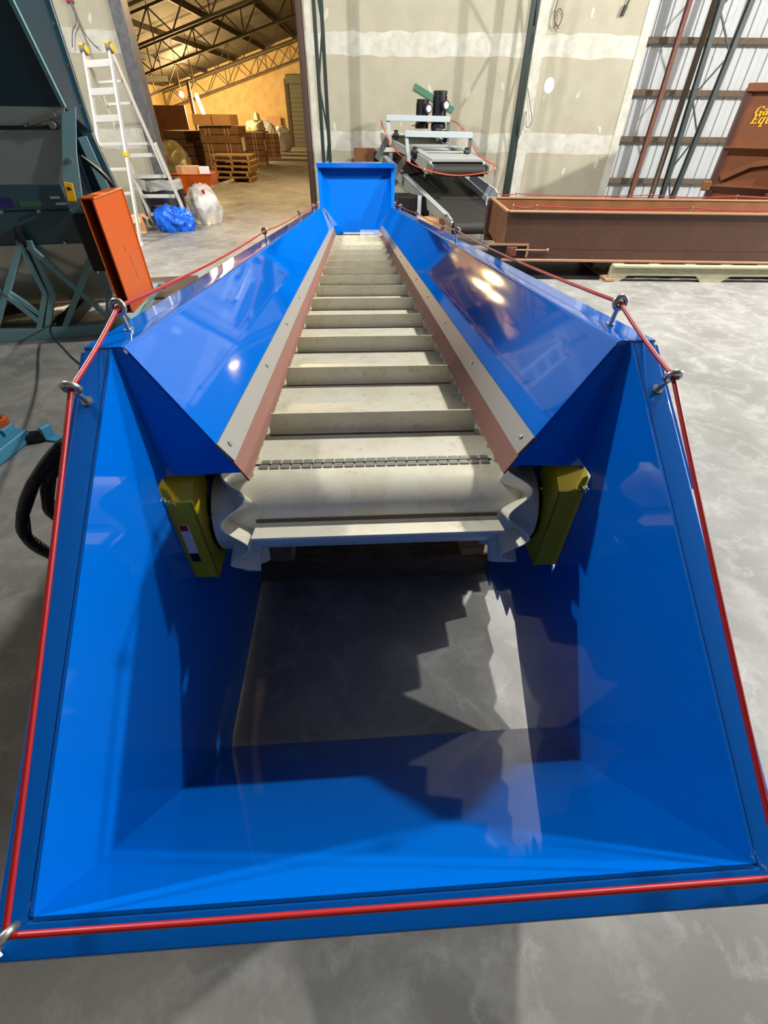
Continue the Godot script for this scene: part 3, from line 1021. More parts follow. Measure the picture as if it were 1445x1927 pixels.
	part("head_pulley", b, M.grey_dark, root)
	# yellow bearing guards in the slots of the chute sides
	for s in [-1.0, 1.0]:
		b = MB.new()
		b.prism([v(s * 0.43, 0.645, 0.80), v(s * 0.505, 0.645, 0.80), v(s * 0.505, 0.905, 0.80), v(s * 0.43, 0.905, 0.80)], Vector3(0, 0, -0.004))
		# inner cheek with the round cut for the pulley
		var pk := [v(s * 0.43, 0.645, 0.80), v(s * 0.43, 0.905, 0.80), v(s * 0.43, 0.945, 0.865), v(s * 0.43, 0.945, 0.92)]
		for i in 9:
			var a := deg_to_rad(112.0 + 125.0 * i / 8.0)
			pk.append(v(s * 0.43, 0.7556 + 0.122 * sin(a), 0.96 + 0.122 * cos(a)))
		pk.append(v(s * 0.43, 0.645, 0.93))
		b.prism(pk, Vector3(s * 0.004, 0, 0))
		b.prism([v(s * 0.43, 0.905, 0.80), v(s * 0.505, 0.905, 0.80), v(s * 0.505, 0.950, 0.875), v(s * 0.43, 0.950, 0.875)], Vector3(0, -0.003, -0.003))
		b.prism([v(s * 0.43, 0.645, 0.80), v(s * 0.505, 0.645, 0.80), v(s * 0.505, 0.645, 1.0), v(s * 0.43, 0.645, 1.0)], Vector3(0, -0.003, 0))
		b.prism([v(s * 0.505, 0.645, 0.80), v(s * 0.505, 0.905, 0.80), v(s * 0.505, 0.945, 0.87), v(s * 0.505, 0.945, 1.0), v(s * 0.505, 0.645, 1.0)], Vector3(s * 0.003, 0, 0))
		var g := part("bearing_guard", b, M.yellow, root, "olive yellow bearing guard")
		b = MB.new()
		b.prism([v(s * 0.474, 0.912, 0.80), v(s * 0.489, 0.922, 0.80), v(s * 0.489, 0.944, 0.80), v(s * 0.478, 0.936, 0.80)], Vector3(0, 0.002, -0.006))
		b.prism([v(s * 0.462, 0.888, 0.796), v(s * 0.489, 0.888, 0.796), v(s * 0.489, 0.900, 0.796), v(s * 0.481, 0.908, 0.796), v(s * 0.470, 0.908, 0.796), v(s * 0.466, 0.898, 0.796)], Vector3(0, 0.002, -0.006))
		part("hook_tab", b, M.yellow, g)
		b = MB.new()
		b.cyl(v(s * 0.482, 0.912, 0.790), v(s * 0.482, 0.912, 0.806), 0.006, 8)
		part("tab_bolt", b, M.steel, g)
		if s < 0.0:
			b = MB.new()
			b.box(v(-0.470, 0.775, 0.7988), Vector3(0.022, 0.12, 0.002))
			part("sticker", b, M.white, g, "white sticker with a red square and a black foot")
			b = MB.new()
			b.box(v(-0.470, 0.826, 0.7975), Vector3(0.018, 0.018, 0.001))
			part("sticker_print", b, M.red, g)
			b = MB.new()
			b.box(v(-0.470, 0.723, 0.7975), Vector3(0.022, 0.030, 0.001))
			part("sticker_print", b, M.black, g)
	# --- far hopper end
	b = MB.new()
	b.prism([v(-0.475, 1.03, 7.75), v(0.495, 1.03, 7.75), v(0.225, 0.32, 7.37), v(-0.19, 0.32, 7.37)], Vector3(0, -0.002, -0.004))
	part("hopper_back_panel", b, M.blue, root)
	for s in [-1.0, 1.0]:
		var xt: float = -0.475 if s < 0 else 0.495
		var xr: float = -0.45 if s < 0 else 0.466
		var xb: float = -0.19 if s < 0 else 0.225
		b = MB.new()
		b.prism([v(xt, 1.03, 7.75), v(xr, 0.645, 7.30), v(xb, 0.32, 7.37)], Vector3(s * 0.004, 0, 0))
		b.prism([v(xr, 0.645, 7.30), v(s * 0.2976, 0.325, 7.30), v(xb, 0.32, 7.37)], Vector3(s * 0.003, -0.002, 0))
		part("hopper_side_panel", b, M.blue, root)
		b = MB.new()
		b.bar(v(xr + s * 0.025, 0.62, 7.285), v(xt + s * 0.025, 1.07, 7.755), 0.05, 0.05, Vector3.UP, 0.004)
		part("hopper_rim", b, M.blue, root)
	b = MB.new()
	b.box(v(0.01, 1.068, 7.70), Vector3(1.07, 0.055, 0.20), Basis(), 0.006)
	part("hopper_rim", b, M.blue, root)
	b = MB.new()
	b.box(v(0.0, 0.30, 7.34), Vector3(0.58, 0.03, 0.02))
	part("wiper", b, M.dark_belt, root)
	b = MB.new()
	b.cyl(v(-0.425, 0.155, 7.5), v(0.425, 0.155, 7.5), 0.1, 24)
	part("tail_pulley", b, M.grey_dark, root)
	# unseen plates low on both sides, stepped to shade the floor under the chute
	for sd in [-1.0, 1.0]:
		b = MB.new()
		var q: float = 0.508 if sd > 0.0 else -0.4965
		if sd > 0.0:
			b.prism([v(q, 0.85, 0.87), v(q, 0.18, 0.87), v(q, 0.18, 1.0), v(q, 0.115, 1.0), v(q, 0.115, 1.11), v(q, 0.066, 1.11), v(q, 0.066, 1.22), v(q, 0.02, 1.22), v(q, 0.02, 1.32), v(q, 0.27, 1.32), v(q, 0.27, 2.6), v(q, 0.70, 2.6)], Vector3(0.004, 0, 0))
		else:
			b.prism([v(q, 0.85, 0.87), v(q, 0.02, 0.87), v(q, 0.02, 1.32), v(q, 0.27, 1.32), v(q, 0.27, 2.6), v(q, 0.70, 2.6)], Vector3(-0.004, 0, 0))
		if sd < 0.0:
			b.prism([v(q, 0.02, 0.62), v(q, 0.42, 0.62), v(q, 0.85, 0.87), v(q, 0.02, 0.87)], Vector3(-0.004, 0, 0))
		part("unseen_shade_plate", b, M.blue, root)
	# legs under the far part
	for f in [3.2, 6.6]:
		for s in [-1.0, 1.0]:
			b = MB.new()
			var top := t_at(s * 0.517, 0.844, f)
			b.bar(Vector3(top.x, 0.0, top.z), top, 0.06, 0.06, Vector3.RIGHT, 0.004)
			part("leg", b, M.blue, root)
	# --- eye bolts and the red pull cord
	for s in [-1.0, 1.0]:
		var x: float = 0.519 * s
		var eyes := []
		var fl_up := (bx(0, 0, 0, 1.0) - bx(0, 0, 0)).normalized()
		var eb0 := bx(s * 0.532, -0.036, 0.0)
		var ec0 := bx(s * 0.503, -0.004, 0.0, 0.030)
		eyes.append(eye_bolt(root, eb0, (ec0 - eb0).normalized(), (Vector3(s, 0, 0) + (bx(0, 1, 0) - bx(0, 0, 0))).normalized(), eb0.distance_to(ec0) - 0.012))
		eyes.append(eye_bolt(root, bx(x, 0.755, 0.0), fl_up, bx(0, 1, 0) - bx(0, 0, 0)))
		for f in [0.955, 2.75, 4.6, 6.3, 7.15]:
			eyes.append(eye_bolt(root, t_at(s * 0.505, 1.249, f), Vector3(s * 0.12, 1, 0).normalized(), Vector3(0, -SL, -1)))
		b = MB.new()
		var pts := []
		for i in eyes.size() - 1:
			var a: Vector3 = eyes[i]
			var c: Vector3 = eyes[i + 1]
			var n := 12
			for k in n:
				var u := float(k) / n
				var sag := 0.012 * 4.0 * u * (1.0 - u) if i > 1 else 0.004 * 4.0 * u * (1.0 - u)
				pts.append(a.lerp(c, u) - Vector3(0, sag, 0))
		pts.append(eyes[eyes.size() - 1])
		b.tube(pts, 0.0042, 8)
		if s < 0.0:
			var c0 := bx(-0.503, -0.004, 0.0, 0.030)
			var c1 := bx(0.503, -0.004, 0.0, 0.030)
			var fp := []
			for k in 15:
				var u := k / 14.0
				fp.append(c0.lerp(c1, u) + Vector3(0, -0.006 * 4.0 * u * (1.0 - u), 0.0))
			b.tube(fp, 0.0042, 8)
		part("pull_cord", b, M.red, root, "taut red emergency pull cord")
	# switch at the far right end of the cord
	b = MB.new()
	b.box(t_at(0.53, 1.30, 7.2), Vector3(0.05, 0.06, 0.07), Basis(), 0.006)
	b.cyl(t_at(0.53, 1.33, 7.2), t_at(0.53, 1.40, 7.2), 0.018, 10)
	part("cord_switch", b, M.navy, root, "dark blue cord switch")

func cribbing() -> void:
	var t := thing("timber_skid", "dark timber skid with pale blocks lying under the near end of the blue conveyor", "skid", w(-0.03, 0, 1.42), PSI)
	var b := MB.new()
	b.box(Vector3(0, 0.07, 0.06), Vector3(1.36, 0.14, 0.11), Basis(), 0.006)
	part("beam", b, M.dark_wood, t)
	b = MB.new()
	b.box(Vector3(0, 0.07, -0.75), Vector3(1.36, 0.14, 0.11), Basis(), 0.006)
	part("beam", b, M.dark_wood, t)
	for x in [-0.41, 0.41]:
		b = MB.new()
		b.box(Vector3(x, 0.165, -0.36), Vector3(0.10, 0.05, 0.96), Basis(), 0.004)
		part("pale_block", b, M.wood, t)
		b = MB.new()
		b.box(Vector3(x, 0.215, -0.36), Vector3(0.10, 0.05, 0.96), Basis(), 0.004)
		part("pale_block", b, M.wood, t)

# ------------------------------------------------------------------ teal mixer at the left
func mixer() -> void:
	var root := thing("trough_mixer", "large teal steel mixer on a braced frame at the left, with an orange drive guard", "machine", w(-2.45, 0, 4.27), 0.2302)
	# local: +x along the front to the right, so the machine runs to -x; back is -z
	var b := MB.new()
	var L := 4.2
	# body cross-section (y, back): belly, bands, leaning face, upper box
	b = MB.new()
	var rows := []
	for i in 15:
		var a := deg_to_rad(-96.0 + 96.0 * i / 14.0)   # from the bottom up the front
		var row := []
		for k in 9: row.append(Vector3(-L * k / 8.0 - 0.12, 0.74 + 0.60 * sin(a), -0.72 + 0.60 * cos(a)))
		rows.append(row)
	b.grid(rows, Vector3(0, -0.4, 1))
	part("belly", b, M.steel_sheet, root, "bare steel rounded belly")
	var band := [[0.735, 0.98, -0.10], [0.98, 1.15, -0.085]]
	for q in band:
		b = MB.new()
		b.box(Vector3(-0.12 - L / 2, (q[0] + q[1]) / 2, q[2] - 0.03), Vector3(L, q[1] - q[0] - 0.006, 0.06), Basis(), 0.006)
		part("side_band", b, M.teal, root)
	b = MB.new()
	b.prism([Vector3(-0.08, 1.15, -0.10), Vector3(0.11, 1.60, -0.05), Vector3(-L, 1.60, -0.05), Vector3(-L, 1.15, -0.10)], Vector3(0, 0.0, -0.02))
	part("leaning_face", b, M.lean, root)
	# flaring upper hopper: front, right side, back; unseen top raised to shade the floor
	b = MB.new()
	b.prism([Vector3(0.11, 1.60, -0.05), Vector3(-0.033, 3.75, 0.842), Vector3(-L, 3.75, 0.842), Vector3(-L, 1.60, -0.05)], Vector3(0, 0, -0.01))
	b.prism([Vector3(0.11, 1.60, -0.06), Vector3(-0.033, 3.75, 0.832), Vector3(0.05, 3.75, -0.78), Vector3(0.05, 1.45, -0.78)], Vector3(-0.01, 0, 0))
	b.prism([Vector3(0.05, 3.75, -0.78), Vector3(0.05, 1.0, -0.78), Vector3(-L, 1.0, -0.78), Vector3(-L, 3.75, -0.78)], Vector3(0, 0, -0.01))
	part("upper_hopper", b, M.teal_dark, root)
	b = MB.new()
	b.bar(Vector3(0.112, 1.60, -0.045), Vector3(-0.031, 3.75, 0.847), 0.028, 0.02)
	part("corner_trim", b, M.teal_frame, root)
	# bolted flange at the rear right edge
	b = MB.new()
	b.bar(Vector3(0.03, 1.44, -0.74), Vector3(0.045, 3.75, -0.74), 0.05, 0.11, Vector3.RIGHT, 0.004)
	b.bar(Vector3(0.03, 1.46, -0.74), Vector3(0.10, 1.02, -0.74), 0.05, 0.09, Vector3.RIGHT, 0.004)
	part("bolted_flange", b, M.teal, root)
	b = MB.new()
	b.bar(Vector3(0.065, 1.44, -0.76), Vector3(0.075, 3.75, -0.76), 0.02, 0.03, Vector3.RIGHT, 0.003)
	part("flange_edge", b, M.navy, root)
	for k in 12:
		b = MB.new()
		var q := Vector3(0.03 if k % 2 == 0 else 0.062, 1.50 + k * 0.115, -0.682)
		b.cyl(q, q + Vector3(0, 0, 0.014), 0.013, 6)
		part("flange_bolt", b, M.rust if k % 3 == 0 else M.steel, root)
	# bracket plate with the warning sticker
	b = MB.new()
	b.prism([Vector3(0.085, 1.565, -0.03), Vector3(0.19, 1.60, -0.03), Vector3(0.087, 1.334, -0.03), Vector3(0.0, 1.0, -0.03), Vector3(-0.02, 0.93, -0.03), Vector3(-0.085, 0.95, -0.03), Vector3(-0.108, 1.03, -0.03), Vector3(-0.078, 1.17, -0.03)], Vector3(0, 0, -0.02))
	part("end_bracket", b, M.teal_frame, root)
	b = MB.new()
	var tilt := Basis(Vector3(0, 0, 1), -0.16)
	b.box(Vector3(-0.055, 1.10, -0.028), Vector3(0.062, 0.125, 0.006), tilt, 0.003)
	var st := part("warning_sticker", b, M.label_yellow, root, "yellow warning sticker")
	b = MB.new()
	b.prism([Vector3(-0.075, 1.11, -0.0248), Vector3(-0.035, 1.115, -0.0248), Vector3(-0.04, 1.128, -0.0248), Vector3(-0.055, 1.136, -0.0248), Vector3(-0.072, 1.128, -0.0248), Vector3(-0.055, 1.122, -0.0248)], Vector3(0, 0, 0.001))
	part("sticker_symbol", b, M.black, st)
	b = MB.new()
	b.cyl(Vector3(0.03, 1.30, -0.03), Vector3(0.03, 1.30, -0.012), 0.016, 6)
	part("bracket_bolt", b, M.steel, root)
	# inner end, coloured navy for the dark recess, and the strut behind the bracket
	b = MB.new()
	b.box(Vector3(-0.12, 1.2, -0.5), Vector3(0.06, 0.95, 0.50))
	part("end_wall", b, M.navy, root)
	b = MB.new()
	b.bar(Vector3(0.02, 1.42, -0.60), Vector3(0.07, 1.0, -0.62), 0.02, 0.07, Vector3.RIGHT)
	part("diagonal_strut", b, M.teal_frame, root)
	b = MB.new()
	var arc := []
	for i in 14:
		var u := i / 13.0
		arc.append(Vector3(0.0 + 0.16 * sin(u * PI * 0.75), 1.30 - 0.36 * u, -0.45 - 0.1 * u))
	b.tube(arc, 0.016, 8)
	part("black_hose", b, M.hose, root)
	# rod across the leaning face with its end nuts
	b = MB.new()
	b.cyl(Vector3(-1.5, 1.475, -0.03), Vector3(0.03, 1.487, -0.03), 0.012, 8)
	part("face_rod", b, M.black, root)
	b = MB.new()
	b.bar(Vector3(0.04, 1.56, -0.03), Vector3(-0.16, 1.505, -0.03), 0.02, 0.025)
	b.cyl(Vector3(0.0, 1.50, -0.04), Vector3(0.0, 1.50, 0.0), 0.022, 8)
	b.cyl(Vector3(-0.18, 1.50, -0.05), Vector3(-0.18, 1.50, -0.02), 0.014, 8)
	part("rod_clamp", b, M.grey_dark, root)
	# prints on the band
	for q in [[-0.62, 1.035, 0.22, 0.065, M.label_blue, "dark blue nameplate"], [-0.39, 1.025, 0.16, 0.04, M.green_dull, "small green plate"], [-0.197, 1.062, 0.07, 0.016, M.grey_light, ""], [-0.17, 1.02, 0.075, 0.016, M.grey_light, ""]]:
		b = MB.new()
		b.box(Vector3(q[0], q[1], -0.084), Vector3(q[2], q[3], 0.004))
		part("nameplate", b, q[4], root, q[5])
	for x in [-1.45, -1.1, -0.62, -0.35]:
		for y in [0.975, 0.755]:
			b = MB.new()
			b.cyl(Vector3(x + (0.1 if y < 0.9 else 0.0), y, -0.09), Vector3(x + (0.1 if y < 0.9 else 0.0), y, -0.055), 0.012, 6)
			part("band_bolt", b, M.steel, root)
	# frame
	var m: Material = M.teal_frame
	for z in [0.0, -1.15]:
		b = MB.new()
		b.box(Vector3(-L / 2, 0.05, z - 0.04), Vector3(L, 0.10, 0.08), Basis(), 0.005)
		part("base_rail", b, m, root)
	b = MB.new()
	b.box(Vector3(-0.04, 0.05, -0.6), Vector3(0.08, 0.09, 1.3), Basis(), 0.005)
	part("base_rail", b, m, root)
	for k in 3:
		var o := Vector3(-0.58 * k, 0, 0)
		for q in [["stub_post", -0.553, 0.385, -0.742, 0.08, 0.05], ["stub_post", -0.500, 0.385, -0.676, 0.08, 0.05], ["upright_bar", -0.575, 0.79, -0.556, 0.375, 0.035], ["upright_bar", -0.505, 0.78, -0.505, 0.375, 0.035], ["brace", -0.565, 0.77, -0.86, 0.39, 0.05], ["brace", -0.037, 0.70, -0.532, 0.08, 0.05], ["brace", -0.525, 0.743, -0.121, 0.147, 0.045], ["brace", -0.84, 0.40, -0.673, 0.22, 0.04]]:
			b = MB.new()
			b.bar(Vector3(q[1], q[2], -0.04) + o, Vector3(q[3], q[4], -0.03) + o, q[5], 0.04, Vector3(0, 0, 1).cross(Vector3(0, 1, 0)))
			part(q[0], b, m, root)
		b = MB.new()
		b.bar(Vector3(-0.54, 0.80, -0.05) + o, Vector3(-0.53, 0.375, -0.05) + o, 0.05, 0.03, Vector3.RIGHT)
		b.bar(Vector3(-0.525, 0.39, -0.05) + o, Vector3(-0.71, 0.06, -0.05) + o, 0.05, 0.03, Vector3.RIGHT)
		part("dark_gap_bar", b, M.black, root)  # black bars filling the dark gap between the paired frame bars
	for q in [["corner_post", -0.045, 0.36, -0.15, 0.08], ["corner_post", -0.037, 0.70, -0.045, 0.36]]:
		b = MB.new()
		b.bar(Vector3(q[1], q[2], -0.04), Vector3(q[3], q[4], -0.04), 0.06, 0.05, Vector3.RIGHT)
		part(q[0], b, m, root)
	b = MB.new()
	b.bar(Vector3(-0.55, 0.09, -0.06), Vector3(-0.45, 0.16, -0.95), 0.10, 0.10)
	part("cross_rail", b, M.navy, root)
	# pointed bracket where two braces meet, its shadow put into the black
	b = MB.new()
	b.prism([Vector3(-0.55, 0.885, 0.0), Vector3(-0.515, 0.765, 0.0), Vector3(-0.545, 0.775, 0.0), Vector3(-0.585, 0.80, 0.0)], Vector3(0, 0, -0.05))
	part("brace_bracket", b, M.black, root)
	# orange drive guard at the right end: an open pan with raised lips
	var gx := 0.165
	var z0 := 0.125
	var z1 := -0.535
	var y0 := 0.235
	var y1 := 1.075
	var ro := Basis(Vector3.UP, -0.12)
	b = MB.new()
	b.box(ro * Vector3(gx - 0.016, (y0 + y1) / 2, (z0 + z1) / 2), Vector3(0.012, y1 - y0, z0 - z1), ro)
	part("guard_panel", b, M.orange, root, "orange guard panel, scratched")
	b = MB.new()
	b.box(ro * Vector3(gx - 0.106, (y0 + y1) / 2, (z0 + z1) / 2), Vector3(0.008, y1 - y0, z0 - z1), ro, 0.002)
	b.box(ro * Vector3(gx - 0.055, (y0 + y1) / 2, z1), Vector3(0.11, y1 - y0, 0.012), ro, 0.002)
	b.box(ro * Vector3(gx - 0.055, y1, (z0 + z1) / 2), Vector3(0.11, 0.012, z0 - z1), ro, 0.002)
	b.box(ro * Vector3(gx - 0.055, y0, (z0 + z1) / 2), Vector3(0.11, 0.012, z0 - z1), ro, 0.002)
	part("guard_lip", b, M.orange, root)
	b = MB.new()
	b.bar(ro * Vector3(gx - 0.008, 0.62, -0.24), ro * Vector3(gx - 0.008, 0.42, -0.27), 0.008, 0.003)
	b.bar(ro * Vector3(gx - 0.008, 0.70, -0.18), ro * Vector3(gx - 0.008, 0.66, -0.19), 0.010, 0.003)
	part("scratch", b, M.pale_beam, root)
	b = MB.new()
	b.box(Vector3(-0.02, 0.75, -0.15), Vector3(0.16, 0.42, 0.30), Basis(), 0.01)
	b.cyl(Vector3(0.0, 0.6, -0.25), Vector3(0.13, 0.6, -0.25), 0.06, 12)
	part("drive_unit", b, M.black, root)
	b = MB.new()
	b.bar(Vector3(0.02, 0.06, 0.0), Vector3(0.10, 0.10, -1.2), 0.07, 0.06)
	part("outrigger", b, m, root)
	b = MB.new()
	b.box(Vector3(0.12, 0.10, -1.25), Vector3(0.16, 0.06, 0.10), Basis(), 0.01)
	part("outrigger_foot", b, M.grey_dark, root)

# ------------------------------------------------------------------ brown trough conveyor on its pallet
func trough_machine() -> void:
	var root := thing("brown_trough", "long brown steel trough conveyor resting on a pallet at the right", "conveyor", w(1.47, 0.0, 6.44), -0.008)
	var L := 5.6
	var W := 1.18
	var y0 := 0.205
	var y1 := 0.72
	var b := MB.new()
	b.box(Vector3(L / 2, (y0 + y1) / 2, -0.004), Vector3(L, y1 - y0, 0.008))
	part("near_side", b, M.brown, root)
	b = MB.new()
	b.box(Vector3(L / 2 - 0.05, (y0 + y1) / 2, -W), Vector3(L, y1 - y0, 0.008))
	part("far_side", b, M.tan_plate, root)
	for z in [0.012, -W - 0.012]:
		b = MB.new()
		b.box(Vector3(L / 2, y1 + 0.004, z), Vector3(L, 0.022, 0.05), Basis(), 0.005)
		part("rim", b, M.brown_edge, root)
	b = MB.new()
	b.box(Vector3(L / 2, y0, 0.012), Vector3(L, 0.026, 0.05), Basis(), 0.004)
	part("foot_rail", b, M.brown_edge, root)
	b = MB.new()
	b.box(Vector3(L / 2, y0 + 0.12, -W / 2), Vector3(L, 0.01, W))
	part("trough_floor", b, M.tan_plate, root)
	b = MB.new()
	b.box(Vector3(-0.01, y1 + 0.002, -W / 2), Vector3(0.05, 0.026, W), Basis(), 0.005)
	part("rim", b, M.brown_edge, root)
	b = MB.new()
	b.prism([Vector3(0, y1, 0), Vector3(0, y1, -W), Vector3(0, 0.33, -W), Vector3(0, 0.34, -W + 0.18), Vector3(0, 0.26, 0)], Vector3(-0.012, 0, 0))
	part("end_plate", b, M.tan_plate, root)
	b = MB.new()
	b.box(Vector3(-0.03, 0.5, -W + 0.04), Vector3(0.06, 0.42, 0.12), Basis(), 0.006)
	part("end_stiffener", b, M.brown, root)
	for y in [0.34, 0.45, 0.56, 0.66]:
		b = MB.new()
		b.cyl(Vector3(-0.06, y, -W + 0.06), Vector3(-0.072, y, -W + 0.06), 0.012, 6)
		part("end_bolt", b, M.steel, root)
	# belt take-up window with its screw
	b = MB.new()
	b.box(Vector3(0.06, 0.375, 0.01), Vector3(0.52, 0.02, 0.03))
	b.box(Vector3(0.31, 0.31, 0.01), Vector3(0.025, 0.14, 0.03))
	part("take_up_frame", b, M.brown_edge, root)
	b = MB.new()
	b.box(Vector3(0.06, 0.30, 0.0), Vector3(0.48, 0.13, 0.012))
	part("take_up_slot", b, M.black, root)
	b = MB.new()
	b.box(Vector3(0.11, 0.30, 0.012), Vector3(0.13, 0.11, 0.03), Basis(), 0.008)
	b.cyl(Vector3(0.11, 0.30, 0.02), Vector3(0.11, 0.30, 0.05), 0.04, 14)
	part("bearing_block", b, M.rust, root)
	b = MB.new()
	b.cyl(Vector3(0.15, 0.318, 0.02), Vector3(0.56, 0.318, 0.02), 0.009, 8)
	b.cyl(Vector3(0.55, 0.318, 0.02), Vector3(0.575, 0.318, 0.02), 0.022, 6)
	part("take_up_screw", b, M.brown_edge, root)
	# little eye bolts and red cords on both rims
	for z in [-0.03, -W + 0.0]:
		var eyes := []
		for x in [0.05, 0.33, 2.2, 3.4, 5.2]:
			b = MB.new()
			b.cyl(Vector3(x, y1 + 0.012, z), Vector3(x, y1 + 0.05, z), 0.006, 6)
			b.ring(Vector3(x, y1 + 0.058, z), Vector3.RIGHT, 0.012, 0.005, 12, 6)
			part("eye_bolt", b, M.steel, root)
			eyes.append(Vector3(x, y1 + 0.056, z))
		b = MB.new()
		var pts := []
		for i in eyes.size() - 1:
			for k in 8:
				var u := k / 8.0
				pts.append(eyes[i].lerp(eyes[i + 1], u) - Vector3(0, 0.02 * 4 * u * (1 - u), 0))
		pts.append(eyes[4])
		b.tube(pts, 0.006, 6)
		part("pull_cord", b, M.red, root, "thin red pull cord")
	# pallet below
	var p := thing("wooden_pallet", "pale wooden pallet under the brown trough conveyor", "pallet", w(2.85, 0, 6.2))
	for z in [-0.08, -0.62, -1.15]:
		b = MB.new()
		b.prism([Vector3(0, 0.172, z), Vector3(2.6, 0.172, z), Vector3(2.6, 0.08, z), Vector3(1.55, 0.07, z), Vector3(1.45, 0.0, z), Vector3(1.20, 0.0, z), Vector3(1.12, 0.07, z), Vector3(0.24, 0.07, z), Vector3(0.14, 0.0, z), Vector3(0, 0.0, z)], Vector3(0, 0, -0.05))
		part("stringer", b, M.pale_wood, p)
	b = MB.new()
	b.box(Vector3(1.35, 0.176, -0.10), Vector3(2.66, 0.022, 0.10), Basis(), 0.002)
	part("lead_board", b, M.pale_wood, p)
	for k in 6:
		b = MB.new()
		b.box(Vector3(0.12 + k * 0.46, 0.175, -0.70), Vector3(0.14, 0.02, 1.06), Basis(), 0.002)
		part("deck_board", b, M.pale_wood, p)
	b = MB.new()
	b.box(Vector3(0.02, 0.02, -0.64), Vector3(0.12, 0.03, 1.18), Basis(), 0.002)
	part("bottom_board", b, M.wood, p)
	# black sheet standing for the shade on the floor beneath
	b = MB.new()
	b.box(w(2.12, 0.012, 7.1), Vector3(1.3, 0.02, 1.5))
	tag(part("shade_sheet", b, M.black, self), "flat black sheet standing for shade on the floor beneath the brown trough conveyor", "mat")

func crate() -> void:
	var t := thing("brown_container", "tall brown steel container with yellow lettering at the right edge", "container", w(5.03, 0, 8.6), -0.5)
	# local: front face along +x, facing +z
	var b := MB.new()
	var W := 1.5
	b.box(Vector3(W / 2, 0.98, -0.6), Vector3(W, 1.92, 1.2), Basis(), 0.01)
	part("shell", b, M.crate, t)
	b = MB.new()
	b.box(Vector3(W / 2, 1.91, 0.02), Vector3(W + 0.04, 0.09, 0.08), Basis(), 0.006)
	part("top_rail", b, M.crate, t)
	for y in [0.80, 1.26]:
		b = MB.new()
		b.box(Vector3(W / 2, y + 0.01, 0.04), Vector3(W + 0.02, 0.018, 0.09))
		b.prism([Vector3(-0.005, y, 0.08), Vector3(-0.005, y - 0.09, 0.0), Vector3(-0.005, y, 0.0)], Vector3(W + 0.01, 0, 0))
		part("ledge", b, M.crate, t)
	for x in [0.03, 0.80]:
		b = MB.new()
		b.box(Vector3(x, 0.95, 0.02), Vector3(0.07, 1.8, 0.05), Basis(), 0.005)
		part("upright", b, M.crate if x > 0.1 else M.brown, t)
	b = MB.new()
	b.bar(Vector3(0.10, 0.90, 0.03), Vector3(0.42, 1.08, 0.04), 0.04, 0.07)
	b.bar(Vector3(0.42, 1.08, 0.04), Vector3(0.80, 1.14, 0.04), 0.04, 0.07)
	part("gusset", b, M.crate, t)
	b = MB.new()
	b.box(Vector3(-0.05, 0.80, 0.03), Vector3(0.12, 0.12, 0.12), Basis(), 0.01)
	part("corner_lug", b, M.tan_plate, t)
	for q in [[0.19, 1.665, "Gar"], [0.19, 1.575, "Equip"]]:
		var tm := TextMesh.new()
		tm.text = q[2]
		var fnt := SystemFont.new()
		fnt.font_names = PackedStringArray(["Droid Serif"])
		fnt.font_italic = true
		fnt.font_weight = 700
		tm.font = fnt
		tm.font_size = 32
		tm.pixel_size = 0.0040
		tm.depth = 0.004
		tm.horizontal_alignment = HORIZONTAL_ALIGNMENT_LEFT
		piece("lettering", tm, M.label_yellow, t, Transform3D(Basis(Vector3(1, 0, 0), Vector3(0.25, 1, 0), Vector3(0, 0, 1)), Vector3(q[0], q[1], 0.004)), "yellow painted lettering")

# ------------------------------------------------------------------ grey twin belt machine in front of the drywall
func roller_axle(b: MB, a: Vector3, c: Vector3, r: float) -> void:
	b.cyl(a, c, r, 18)

